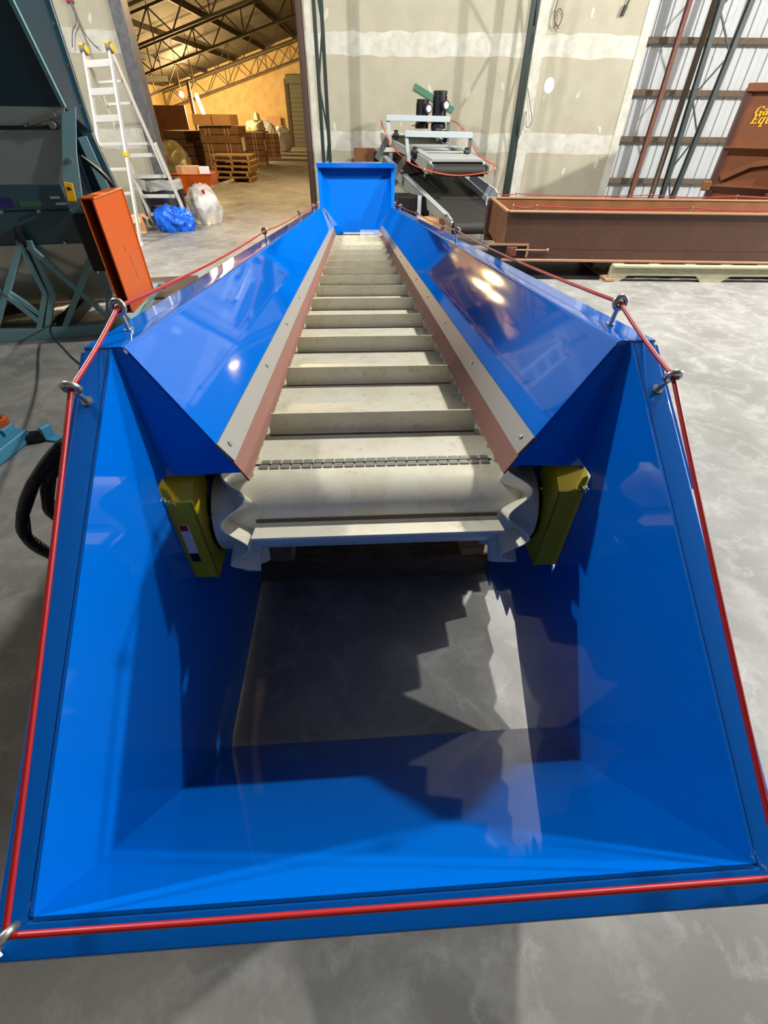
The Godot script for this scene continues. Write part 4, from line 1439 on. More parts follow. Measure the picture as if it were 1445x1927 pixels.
func twin_conveyor() -> void:
	var root := thing("belt_machine", "grey two-tier belt machine with black motors in front of the drywall", "machine", w(0.6, 0, 9.0))
	var O := Vector3(0.6, 0, -9.0)
	var b: MB
	var P := func(x: float, y: float, f: float) -> Vector3: return Vector3(x, y, -f) - O
	# lower conveyor: axis runs from the near low end back, up and to the left
	var a0: Vector3 = P.call(1.02, 0.33, 8.2)
	var a1: Vector3 = P.call(-0.15, 1.08, 10.0)
	var ax := (a1 - a0).normalized()
	var side: Vector3 = Vector3(0.90, 0, -0.10).normalized()
	var up := side.cross(ax).normalized()
	if up.y < 0: up = -up
	var Wd := 0.92
	for s in [0.0, 1.0]:
		b = MB.new()
		var e0: Vector3 = a0 + side * Wd * s
		var e1: Vector3 = a1 + side * Wd * s
		b.prism([e0 + up * 0.05, e0 - up * 0.04 + ax * 0.02, e0 - up * 0.12 + ax * 0.22, e1 - up * 0.12, e1 + up * 0.07, e0 + up * 0.07 + ax * 0.10], side * (0.03 if s > 0 else -0.03))
		b.prism([e0 + up * 0.07 + ax * 0.10, e0 + up * 0.07 + ax * 0.10 - side * 0.09 * (1 - 2 * s), e1 + up * 0.07 - side * 0.09 * (1 - 2 * s), e1 + up * 0.07], up * 0.012)
		part("side_rail", b, M.grey_paint, root)
	b = MB.new()
	b.prism([a0 + up * 0.015 + side * 0.02, a0 + up * 0.015 + side * (Wd - 0.02), a1 + up * 0.015 + side * (Wd - 0.02), a1 + up * 0.015 + side * 0.02], up * -0.008)
	b.cyl(a0 + side * 0.02 - up * 0.075, a0 + side * (Wd - 0.02) - up * 0.075, 0.09, 20)
	b.cyl(a1 + side * 0.02 - up * 0.075, a1 + side * (Wd - 0.02) - up * 0.075, 0.09, 20)
	part("lower_belt", b, M.dark_belt, root)
	b = MB.new()
	b.box(a0 + up * 0.0 + ax * 0.02 - side * 0.04, Vector3(0.05, 0.10, 0.16), MB.frame(ax, up), 0.01)
	part("bearing_block", b, M.steel, root)
	b = MB.new()
	var sp := a0 + side * (Wd + 0.02) + ax * 0.62
	b.prism([sp - ax * 0.45 - up * 0.02, sp + ax * 0.55 - up * 0.02, sp + ax * 0.55 + up * 0.20, sp - ax * 0.10 + up * 0.24, sp - ax * 0.45 + up * 0.10], side * 0.02)
	part("cover_plate", b, M.grey_light, root)
	b = MB.new()
	b.cyl(a1 - side * 0.10 - up * 0.05, a1 - side * 0.02 - up * 0.05, 0.07, 16)
	part("end_bearing", b, M.black, root)
	# upper conveyor, same lean
	var c0: Vector3 = P.call(0.70, 1.00, 8.6)
	var c1: Vector3 = P.call(-0.10, 1.30, 9.95)
	var cx := (c1 - c0).normalized()
	var cs := side
	var cu := cs.cross(cx).normalized()
	if cu.y < 0: cu = -cu
	var Wu := 0.80
	for s in [0.0, 1.0]:
		b = MB.new()
		var e0: Vector3 = c0 + cs * Wu * s
		var e1: Vector3 = c1 + cs * Wu * s
		b.prism([e0 + cu * 0.05 + cx * 0.06, e0 - cu * 0.05 - cx * 0.02, e0 - cu * 0.13 + cx * 0.12, e0 - cu * 0.05 + cx * 0.55, e1 - cu * 0.05, e1 + cu * 0.06], cs * (0.03 if s > 0 else -0.03))
		part("side_rail", b, M.grey_paint, root)
		b = MB.new()
		b.box(e0 + cx * 0.02 - cu * 0.03 - cs * 0.035 * (1 - 2 * s), Vector3(0.04, 0.12, 0.16), MB.frame(cx, cu), 0.008)
		part("bearing_block", b, M.steel, root)
	b = MB.new()
	b.prism([c0 + cu * 0.02, c0 + cu * 0.02 + cs * Wu, c1 + cu * 0.02 + cs * Wu, c1 + cu * 0.02], cu * -0.008)
	b.cyl(c0 - cu * 0.055, c0 - cu * 0.055 + cs * Wu, 0.072, 20)
	b.cyl(c1 - cu * 0.055, c1 - cu * 0.055 + cs * Wu, 0.08, 20)
	part("upper_belt", b, M.dark_belt, root)
	# pale tray over the belt with an opening
	b = MB.new()
	for q in [[0.05, 0.34, 0.0, 1.0], [0.34, 0.86, 0.0, 0.14], [0.34, 0.86, 0.86, 1.0], [0.80, 0.86, 0.0, 1.0]]:
		var o := c0 + cu * 0.045
		b.prism([o + cx * q[0] + cs * Wu * q[2], o + cx * q[0] + cs * Wu * q[3], o + cx * q[1] + cs * Wu * q[3], o + cx * q[1] + cs * Wu * q[2]], cu * 0.03)
	part("top_tray", b, M.grey_paint, root)
	b = MB.new()
	b.prism([c0 + cu * 0.03 + cx * 0.34 + cs * 0.11, c0 + cu * 0.03 + cx * 0.34 + cs * (Wu - 0.11), c0 + cu * 0.03 + cx * 0.86 + cs * (Wu - 0.11), c0 + cu * 0.03 + cx * 0.86 + cs * 0.11], cu * 0.006)
	part("tray_lining", b, M.bulk, root)
	# two gantries
	for q in [[0.28, 9.0, 1.37, 1.28, 1.15], [-0.01, 9.6, 1.55, 0.98, 1.34]]:
		var l: Vector3 = P.call(q[0], q[2], q[1])
		var r: Vector3 = P.call(q[3], q[2] - 0.01, q[1])
		b = MB.new()
		b.bar(l - Vector3(0.02, 0, 0), r + Vector3(0.02, 0, 0), 0.10, 0.075, Vector3.UP, 0.004)
		part("gantry_bar", b, M.grey_light, root)
		b = MB.new()
		b.bar(l, P.call(q[0] + 0.06, q[4] - 0.12, q[1]), 0.05, 0.05)
		part("gantry_leg", b, M.grey_light, root)
		b = MB.new()
		b.bar(r, P.call(q[3] + 0.0, q[4] - 0.1, q[1]), 0.05, 0.05)
		part("gantry_leg", b, M.grey_dark, root)
		for x in [q[0] + 0.14, q[3] - 0.04]:
			b = MB.new()
			var h: Vector3 = P.call(x, q[4] - 0.01, q[1])
			b.cyl(h - Vector3(0.03, 0, 0), h + Vector3(0.03, 0, 0), 0.075, 14)
			b.cyl(h - Vector3(0.05, 0, 0), h + Vector3(0.05, 0, 0), 0.03, 10)
			part("pulley_wheel", b, M.black, root)
	b = MB.new()
	var cr: Vector3 = P.call(0.35, 1.145, 9.05)
	b.cyl(cr, cr + Vector3(0.92, 0.0, 0), 0.028, 10)
	part("cross_shaft", b, M.steel, root)
	# motors
	for q in [[0.555, 1.58, 9.75, 0.20, 0.095], [0.825, 1.58, 9.7, 0.30, 0.105]]:
		b = MB.new()
		var o: Vector3 = P.call(q[0], q[1], q[2])
		var hh: float = q[3]
		var rr: float = q[4]
		b.lathe(o, Vector3.UP, [[0.0, -0.16], [rr * 1.15, -0.16], [rr * 1.15, -0.10], [rr, -0.08], [rr, hh * 0.86], [rr * 1.06, hh * 0.87], [rr * 1.06, hh * 0.97], [rr * 0.85, hh], [0.0, hh]], 20)
		for i in 16:
			var d := Vector3(cos(TAU * i / 16.0), 0, sin(TAU * i / 16.0))
			b.box(o + d * rr + Vector3(0, hh * 0.38, 0), Vector3(0.014, hh * 0.8, 0.006), Basis(Vector3.UP, -TAU * i / 16.0))
		var mo := part("motor", b, M.motor, root, "black motor")
		b = MB.new()
		var jb := o + Vector3(0.06, hh * 0.42, rr * 0.8)
		b.cyl(jb, jb + Vector3(0.03, 0, 0.09), 0.062, 18)
		part("terminal_box", b, M.motor, mo)
		b = MB.new()
		b.cyl(jb + Vector3(0.03, 0, 0.09), jb + Vector3(0.034, 0, 0.10), 0.043, 18)
		part("terminal_cover", b, M.gloss_white, mo, "shiny white round cover")
	b = MB.new()
	var gb: Vector3 = P.call(0.80, 1.40, 9.62)
	b.box(gb, Vector3(0.16, 0.10, 0.14), Basis(Vector3.UP, 0.5), 0.02)
	part("gearbox", b, M.navy, root)
	# flat grey braces down the left side
	for q in [[-0.01, 1.29, 9.72, -0.19, 1.02, 9.72], [0.31, 1.09, 9.2, 0.05, 0.78, 9.2]]:
		b = MB.new()
		b.bar(P.call(q[0], q[1], q[2]), P.call(q[3], q[4], q[5]), 0.09, 0.03, Vector3(0, 0, 1))
		part("brace", b, M.grey_dark, root)
	# legs
	for q in [[0.05, 9.75, 1.1], [0.95, 9.85, 1.1], [0.72, 8.75, 0.55], [1.62, 8.7, 0.62], [0.52, 8.72, 0.62]]:
		b = MB.new()
		b.bar(P.call(q[0], 0.0, q[1]), P.call(q[0], q[2], q[1]), 0.06, 0.06, Vector3.RIGHT)
		part("leg", b, M.grey_light, root)
	# orange cord slung round the upper tier
	b = MB.new()
	var key := [P.call(-0.11, 1.50, 9.8), P.call(0.02, 1.27, 9.5), P.call(0.25, 1.07, 9.1), P.call(0.57, 0.965, 8.55), P.call(1.1, 0.90, 8.52), P.call(1.64, 0.985, 8.55), P.call(1.45, 1.12, 9.1), P.call(1.28, 1.36, 9.5), P.call(1.21, 1.44, 9.7), P.call(1.02, 1.52, 9.9), P.call(0.4, 1.45, 10.0)]
	var cv := Curve3D.new()
	for i in key.size():
		var tn: Vector3 = (key[mini(i + 1, key.size() - 1)] - key[maxi(i - 1, 0)]) * 0.18
		cv.add_point(key[i], -tn, tn)
	cv.bake_interval = 0.05
	b.tube(Array(cv.get_baked_points()), 0.008, 6)
	part("pull_cord", b, M.orange_cord, root, "thin orange-red cord")
	for k in [[0, 0.02], [3, 0.0], [5, 0.0], [8, 0.0]]:
		b = MB.new()
		var p: Vector3 = key[k[0]]
		b.ring(p, Vector3(1, 0, 0.4), 0.02, 0.007, 14, 6)
		b.cyl(p - Vector3(0, 0.02, 0), p - Vector3(0, 0.09, 0), 0.008, 6)
		part("eye_bolt", b, M.steel, root)
	# things tucked around it
	b = MB.new()
	b.box(w(-0.40, 0.62, 10.2), Vector3(0.42, 1.05, 0.04), Basis(Vector3(1, 0, 0), -0.05))
	tag(part("cardboard_sheet", b, M.tan_plate, self), "brown cardboard sheet leaning on the drywall behind the far blue hopper", "cardboard")
	b = MB.new()
	b.bar(w(0.44, 1.95, D - 0.012), w(1.12, 1.655, D - 0.012), 0.02, 0.085, Vector3.UP)
	tag(part("green_strip", b, M.green, self), "green flat strip fixed slanting on the drywall behind the black motors", "strip")
	b = MB.new()
	b.box(w(0.42, 0.30, 9.0), Vector3(0.9, 0.60, 0.5), Basis(), 0.02)
	tag(part("black_box", b, M.black, self), "black box on the floor under the grey belt machine's left rail", "box")
	b = MB.new()
	b.box(w(0.62, 0.28, 8.45), Vector3(0.55, 0.16, 0.3), Basis(Vector3.UP, 0.2), 0.01)
	b.box(w(0.62, 0.1, 8.45), Vector3(0.45, 0.2, 0.24), Basis(Vector3.UP, 0.2), 0.01)
	tag(part("cardboard_box", b, M.tan_carton, self), "brown cardboard box between the blue conveyor and the grey belt machine", "box")

# ------------------------------------------------------------------ ladder
func ladder() -> void:
	var t := thing("folding_ladder", "aluminium folding step ladder with yellow hinges standing before the opening", "ladder")
	var b: MB
	var hl := w(-4.19, 2.22, 8.75)
	var hr := w(-3.83, 2.24, 8.75)
	var fl := w(-4.29, 0.0, 8.02)
	var fr := w(-3.90, 0.0, 8.04)
	var rl := w(-4.19, 0.0, 9.46)
	var rr := w(-3.57, 0.0, 9.40)
	var ml := w(-4.22, 1.10, 9.12)
	var mr := w(-3.72, 1.12, 9.10)
	for q in [[hl, fl], [hr, fr]]:
		b = MB.new()
		b.bar(q[0], q[1], 0.028, 0.075, Vector3(0, 0, 1), 0.003)
		part("front_stile", b, M.alum, t)
	for q in [[hl, ml.lerp(rl, 0.25)], [hr, mr.lerp(rr, 0.25)]]:
		b = MB.new()
		b.bar(q[0], q[1], 0.026, 0.07, Vector3(0, 0, 1), 0.003)
		part("rear_stile", b, M.alum, t)
	for q in [[ml, rl, -0.03], [mr, rr, 0.03]]:
		b = MB.new()
		b.bar(q[0] + Vector3(q[2], 0.1, 0), q[1] + Vector3(q[2], 0, 0), 0.03, 0.085, Vector3(0, 0, 1), 0.003)
		part("outer_stile", b, M.alum, t)
	for k in 7:
		var u := 0.066 + 0.128 * k
		b = MB.new()
		b.bar(hl.lerp(fl, u), hr.lerp(fr, u), 0.045, 0.075 if k < 3 else 0.04, Vector3.UP, 0.004)
		part("rung", b, M.alum, t)
	for k in 4:
		var u := 0.18 + 0.13 * k
		b = MB.new()
		b.bar(hl.lerp(ml, u * 1.6), hr.lerp(mr, u * 1.6), 0.04, 0.035, Vector3.UP, 0.004)
		part("rung", b, M.alum, t)
	for k in 4:
		var u := 0.04 + 0.25 * k
		b = MB.new()
		b.bar(ml.lerp(rl, u), mr.lerp(rr, u), 0.05, 0.05, Vector3.UP, 0.004)
		part("rung", b, M.alum, t)
	for h in [hl, hr]:
		b = MB.new()
		b.cyl(h - Vector3(0.035, 0, 0), h + Vector3(0.035, 0, 0), 0.06, 16)
		var hn := part("hinge", b, M.grey_dark, t)
		b = MB.new()
		b.cyl(h + Vector3(0.035, 0, 0.0), h + Vector3(0.05, 0, 0.0), 0.045, 16)
		b.box(h + Vector3(-0.01, 0.045, 0.03), Vector3(0.06, 0.03, 0.05), Basis(), 0.008)
		part("hinge_cap", b, M.label_yellow, hn, "yellow hinge cap")
	for q in [[hl, fl], [hr, fr]]:
		b = MB.new()
		b.box(q[0].lerp(q[1], 0.50) + Vector3(0, 0, 0.02), Vector3(0.05, 0.06, 0.09), Basis(), 0.01)
		part("lock_tab", b, M.label_yellow, t, "yellow lock tab")
	for q in [fl, fr, rl + Vector3(-0.03, 0, 0), rr + Vector3(0.03, 0, 0)]:
		b = MB.new()
		b.box(q + Vector3(0, 0.02, 0), Vector3(0.045, 0.05, 0.10), Basis(), 0.008)
		part("foot", b, M.white, t)

# ------------------------------------------------------------------ clutter at the doorway
func doorway_clutter() -> void:
	var b := MB.new()
	b.blob(w(-3.84, 0.15, 9.28), Vector3(0.25, 0.21, 0.17), 3, 0.26)
	b.blob(w(-3.62, 0.14, 9.34), Vector3(0.16, 0.20, 0.14), 8, 0.26)
	tag(part("trash_bag", b, M.blue_bag, self), "glossy blue plastic trash bag slumped by the ladder's rear feet", "bag")
	var t := thing("trash_bag", "clear plastic bag of rubbish leaning on the orange wheelbarrow", "bag", w(-3.45, 0, 10.05))
	b = MB.new()
	b.blob(Vector3(0, 0.245, 0), Vector3(0.29, 0.34, 0.24), 21, 0.2)
	part("film", b, M.film, t)
	b = MB.new()
	b.blob(Vector3(0.06, 0.34, 0), Vector3(0.19, 0.15, 0.16), 22, 0.2, false, 12)
	part("crumpled_paper", b, M.paper, t)
	b = MB.new()
	b.blob(Vector3(-0.08, 0.22, 0.05), Vector3(0.17, 0.16, 0.15), 23, 0.2, false, 12)
	part("crumpled_paper", b, M.bulk, t)
	b = MB.new()
	b.box(Vector3(-0.12, 0.34, 0.05), Vector3(0.10, 0.16, 0.1), Basis(Vector3(0, 0, 1), 0.5), 0.01)
	part("green_carton", b, M.green, t)
	b = MB.new()
	b.box(Vector3(-0.02, 0.24, 0.20), Vector3(0.09, 0.06, 0.02), Basis(Vector3(0, 0, 1), -0.6), 0.004)
	b.box(Vector3(0.05, 0.50, 0.13), Vector3(0.13, 0.07, 0.03), Basis(Vector3(0, 0, 1), 0.2), 0.004)
	part("red_wrapper", b, M.red, t)
	# dark drum with plastic over its rim
	t = thing("drum_bin", "dark navy plastic drum with clear plastic over its rim behind the ladder", "bin", w(-4.16, 0, 9.98))
	b = MB.new()
	b.lathe(Vector3.ZERO, Vector3.UP, [[0.0, 0.0], [0.33, 0.0], [0.36, 0.03], [0.375, 0.3], [0.385, 0.32], [0.375, 0.34], [0.38, 0.62], [0.395, 0.66], [0.375, 0.68], [0.345, 0.66], [0.33, 0.2], [0.0, 0.19]], 28)
	part("drum", b, M.navy, t)
	b = MB.new()
	var rows := []
	var rng := RandomNumberGenerator.new()
	rng.seed = 9
	for i in 6:
		var row := []
		for j in 33:
			var a := TAU * (j % 32) / 32.0
			var r := 0.395 + 0.012 * i * sin(a * 5.0) * 0.5 + 0.006 * i
			row.append(Vector3(cos(a) * r, 0.70 - 0.03 * i + 0.012 * sin(a * 7.0), sin(a) * r))
		rows.append(row)
	b.grid(rows, Vector3.ZERO, true)
	part("plastic_liner", b, M.film, t)
	# small yellow jug and carton
	b = MB.new()
	b.lathe(w(-3.70, 0, 10.5), Vector3.UP, [[0.0, 0.0], [0.07, 0.0], [0.075, 0.02], [0.075, 0.20], [0.03, 0.26], [0.03, 0.30], [0.0, 0.30]], 16)
	tag(part("jug", b, M.label_yellow, self), "small yellow jug between the navy drum and the orange wheelbarrow", "jug")
	t = thing("cardboard_box", "open tan cardboard box on the floor before the navy drum, inside the ladder's legs", "box", w(-4.45, 0, 9.18), 0.3)
	b = MB.new()
	for q in [[Vector3(0, 0.12, 0.16), Vector3(0.34, 0.24, 0.008)], [Vector3(0, 0.12, -0.16), Vector3(0.34, 0.24, 0.008)], [Vector3(0.17, 0.12, 0), Vector3(0.008, 0.24, 0.32)], [Vector3(-0.17, 0.12, 0), Vector3(0.008, 0.24, 0.32)], [Vector3(0, 0.01, 0), Vector3(0.34, 0.01, 0.32)]]:
		b.box(q[0], q[1])
	part("box_wall", b, M.tan_carton, t)
	b = MB.new()
	b.box(Vector3(0.21, 0.22, 0.02), Vector3(0.12, 0.006, 0.26), Basis(Vector3(0, 0, 1), -0.7))
	b.box(Vector3(0.0, 0.20, 0.22), Vector3(0.30, 0.006, 0.13), Basis(Vector3(1, 0, 0), 0.6))
	part("flap", b, M.tan_carton, t)
	# wheelbarrow
	t = thing("wheelbarrow", "orange wheelbarrow with a wooden handle parked at the opening", "wheelbarrow", w(-3.95, 0, 11.3))
	b = MB.new()
	var rim := [Vector3(-0.46, 0.66, 0.30), Vector3(0.44, 0.68, 0.30), Vector3(0.44, 0.68, -0.34), Vector3(-0.46, 0.66, -0.34)]
	var low := [Vector3(-0.26, 0.34, 0.19), Vector3(0.30, 0.40, 0.19), Vector3(0.30, 0.40, -0.24), Vector3(-0.26, 0.34, -0.24)]
	for i in 4:
		var j := (i + 1) % 4
		var m: Vector3 = (rim[i] + rim[j]) * 0.5
		b.face([rim[i], rim[j], low[j], low[i]], Vector3(m.x, -0.2, m.z))
		b.face([rim[i] * 0.985 + Vector3(0, 0.01, 0), rim[j] * 0.985 + Vector3(0, 0.01, 0), low[j] * 0.985 + Vector3(0, 0.01, 0), low[i] * 0.985 + Vector3(0, 0.01, 0)], Vector3(-m.x, 0.2, -m.z))
	b.face(low, Vector3.DOWN)
	b.tube(rim, 0.012, 6, true)
	part("tub", b, M.orange, t)
	for z in [0.16, -0.2]:
		b = MB.new()
		b.bar(Vector3(-0.5, 0.25, z * 0.4), Vector3(0.72, 0.55, z * 1.3), 0.035, 0.04)
		part("handle", b, M.wood, t)
		b = MB.new()
		b.bar(Vector3(-0.1, 0.42, z), Vector3(-0.02, 0.0, z), 0.03, 0.03)
		b.bar(Vector3(0.16, 0.44, z), Vector3(0.22, 0.0, z), 0.03, 0.03)
		part("leg", b, M.black, t)
	b = MB.new()
	b.ring(Vector3(-0.52, 0.19, -0.02), Vector3(0, 0, 1), 0.14, 0.05, 20, 8)
	part("wheel", b, M.black, t)
	b = MB.new()
	b.box(w(-4.05, 0.66, 11.3), Vector3(0.40, 0.26, 0.3), Basis(Vector3.UP, 0.1), 0.006)
	tag(part("carton", b, M.tan_carton, self), "open cardboard carton lying in the orange wheelbarrow", "box")
	b = MB.new()
	b.box(w(-3.69, 0.70, 11.22), Vector3(0.20, 0.18, 0.05), Basis(Vector3.UP, -0.15), 0.006)
	tag(part("white_box", b, M.paper, self), "small white box at the right end of the orange wheelbarrow", "box")

# ------------------------------------------------------------------ goods in the hall
func make_pallet(label: String, at: Vector3, turn: float, group: String) -> Node3D:
	var p := thing("wooden_pallet", label, "pallet", at, turn, group)
	for x in [-0.5, 0.0, 0.5]:
		var b := MB.new()
		b.box(Vector3(x, 0.065, 0), Vector3(0.05, 0.09, 1.0), Basis(), 0.003)
		part("stringer", b, M.wood, p)
	for k in 7:
		var b := MB.new()
		b.box(Vector3(0, 0.12, -0.44 + k * 0.147), Vector3(1.15, 0.02, 0.10), Basis(), 0.002)
		part("deck_board", b, M.wood, p)
	for k in 3:
		var b := MB.new()
		b.box(Vector3(0, 0.01, -0.44 + k * 0.44), Vector3(1.15, 0.02, 0.10), Basis(), 0.002)
		part("bottom_board", b, M.wood, p)
	return p

func hall_goods() -> void:
	var b: MB
	var rng := RandomNumberGenerator.new()
	rng.seed = 3
	var order := ["lowest", "second from the floor", "middle", "fourth from the floor", "topmost"]
	for k in 5:
		make_pallet("rough wooden pallet in the stack before the cartons, " + order[k], w(-4.72 + rng.randf_range(-0.06, 0.06), k * 0.135, 17.3), rng.randf_range(-0.06, 0.06), "stacked wooden pallets")
	# strapped cartons: flat bundles in layers, with paper sheets on the side
	var spec := [[-5.7, 20.2, 1.28, 1.3, 0.0, "nearest stack of strapped brown flat cartons, behind the wooden pallets"], [-5.62, 23.6, 1.05, 1.15, 0.12, "second stack of strapped flat cartons, with a narrow paper on its side"], [-5.55, 26.6, 0.95, 1.05, 0.2, "third stack of flat cartons, farthest right, with a slanting paper"]]
	for i in 3:
		var q: Array = spec[i]
		var t := thing("carton_stack", q[5], "cartons", w(q[0], 0, q[1]), q[4])
		var wd: float = q[3]
		var h: float = q[2]
		b = MB.new()
		b.box(Vector3(0, 0.07, 0), Vector3(wd, 0.12, 1.1))
		part("skid", b, M.wood, t)
		var n := 5
		for k in n:
			b = MB.new()
			var lh := (h - 0.13) / n
			b.box(Vector3(rng.randf_range(-0.015, 0.015), 0.13 + lh * (k + 0.5), rng.randf_range(-0.015, 0.015)), Vector3(wd, lh - 0.012, 1.15), Basis(), 0.012)
			part("bundle", b, M.carton, t)
		for x in [-0.45, -0.32, 0.2, 0.32]:
			b = MB.new()
			b.box(Vector3(x * wd / 1.3, h / 2 + 0.06, 0.585), Vector3(0.012, h - 0.1, 0.006))
			part("strap", b, M.paper, t)
		b = MB.new()
		b.box(Vector3(wd / 2 + 0.006, h * 0.62, 0.1), Vector3(0.008, 0.36, 0.4), Basis(Vector3(1, 0, 0), 0.1))
		part("paper_sheet", b, M.paper, t, "white paper sheet")
	for q in [[-6.15, "left tan carton on top of the nearest carton stack"], [-5.52, "right tan carton on top of the nearest carton stack"]]:
		b = MB.new()
		b.box(w(q[0], 1.43, 20.0), Vector3(0.60, 0.28, 1.0), Basis(Vector3.UP, -0.03), 0.012)
		tag(part("carton", b, M.tan_carton, self), q[1], "box")
	var t := thing("carton_stack", "low dark stack of flat cartons left of the nearest carton stack", "cartons", w(-7.3, 0, 20.8))
	for k in 5:
		b = MB.new()
		b.box(Vector3(0, 0.1 + k * 0.23, 0), Vector3(1.0, 0.22, 1.1), Basis(), 0.012)
		part("bundle", b, M.shade_carton, t)
	# wrapped goods behind the left jamb
	t = thing("wrapped_pallet", "olive plastic-wrapped pallet load behind the left door jamb", "pallet load", w(-6.75, 0, 17.4))
	b = MB.new()
	b.blob(Vector3(0, 0.395, 0), Vector3(0.6, 0.55, 0.5), 31, 0.16)
	part("load", b, M.wrap, t)
	b = MB.new()
	b.blob(Vector3(-0.35, 0.92, 0.1), Vector3(0.22, 0.12, 0.2), 32, 0.25, false, 10)
	part("loose_sack", b, M.pale_beam, t)
	# white bulk bags at the far end, dark stack before them
	for q in [[-6.35, 30.5, 0.75, "white bulk bag standing past the carton stacks"], [-5.95, 32.5, 0.62, "greyish bulk bag nearest the roll-up door"]]:
		b = MB.new()
		b.blob(w(q[0], q[2] * 0.78, q[1]), Vector3(0.55, q[2], 0.5), int(q[1]), 0.12)
		tag(part("bulk_bag", b, M.bulk, self), q[3], "bag")
	t = thing("dark_stack", "dark wrapped stack topped with a pale sack, beside the white bulk bags", "stack", w(-6.35, 0, 28.2))
	b = MB.new()
	for k in 4: b.box(Vector3(rng.randf_range(-0.04, 0.04), 0.14 + 0.24 * k, 0), Vector3(0.95, 0.23, 0.9), Basis(), 0.03)
	part("load", b, M.shade_carton, t)
	b = MB.new()
	b.blob(Vector3(0, 1.15, 0), Vector3(0.42, 0.24, 0.35), 44, 0.3, true, 12)
	b.blob(Vector3(0.1, 1.45, 0), Vector3(0.12, 0.22, 0.12), 45, 0.3, false, 10)
	part("pale_sack", b, M.pale_beam, t)
	b = MB.new()
	b.box(w(-7.35, 0.75, 37.9), Vector3(0.9, 1.5, 0.06), Basis(Vector3(1, 0, 0), -0.1))
	tag(part("plywood_board", b, M.wood, self), "pale plywood sheet leaning beside the far roll-up door", "board")

# ------------------------------------------------------------------ small things
func curve(key: Array, r: float, k := 8) -> MB:
	var cv := Curve3D.new()
	for i in key.size():
		var tn: Vector3 = (key[mini(i + 1, key.size() - 1)] - key[maxi(i - 1, 0)]) * 0.2
		cv.add_point(key[i], -tn, tn)
	cv.bake_interval = 0.02
	var b := MB.new()
	b.tube(Array(cv.get_baked_points()), r, k)
	return b

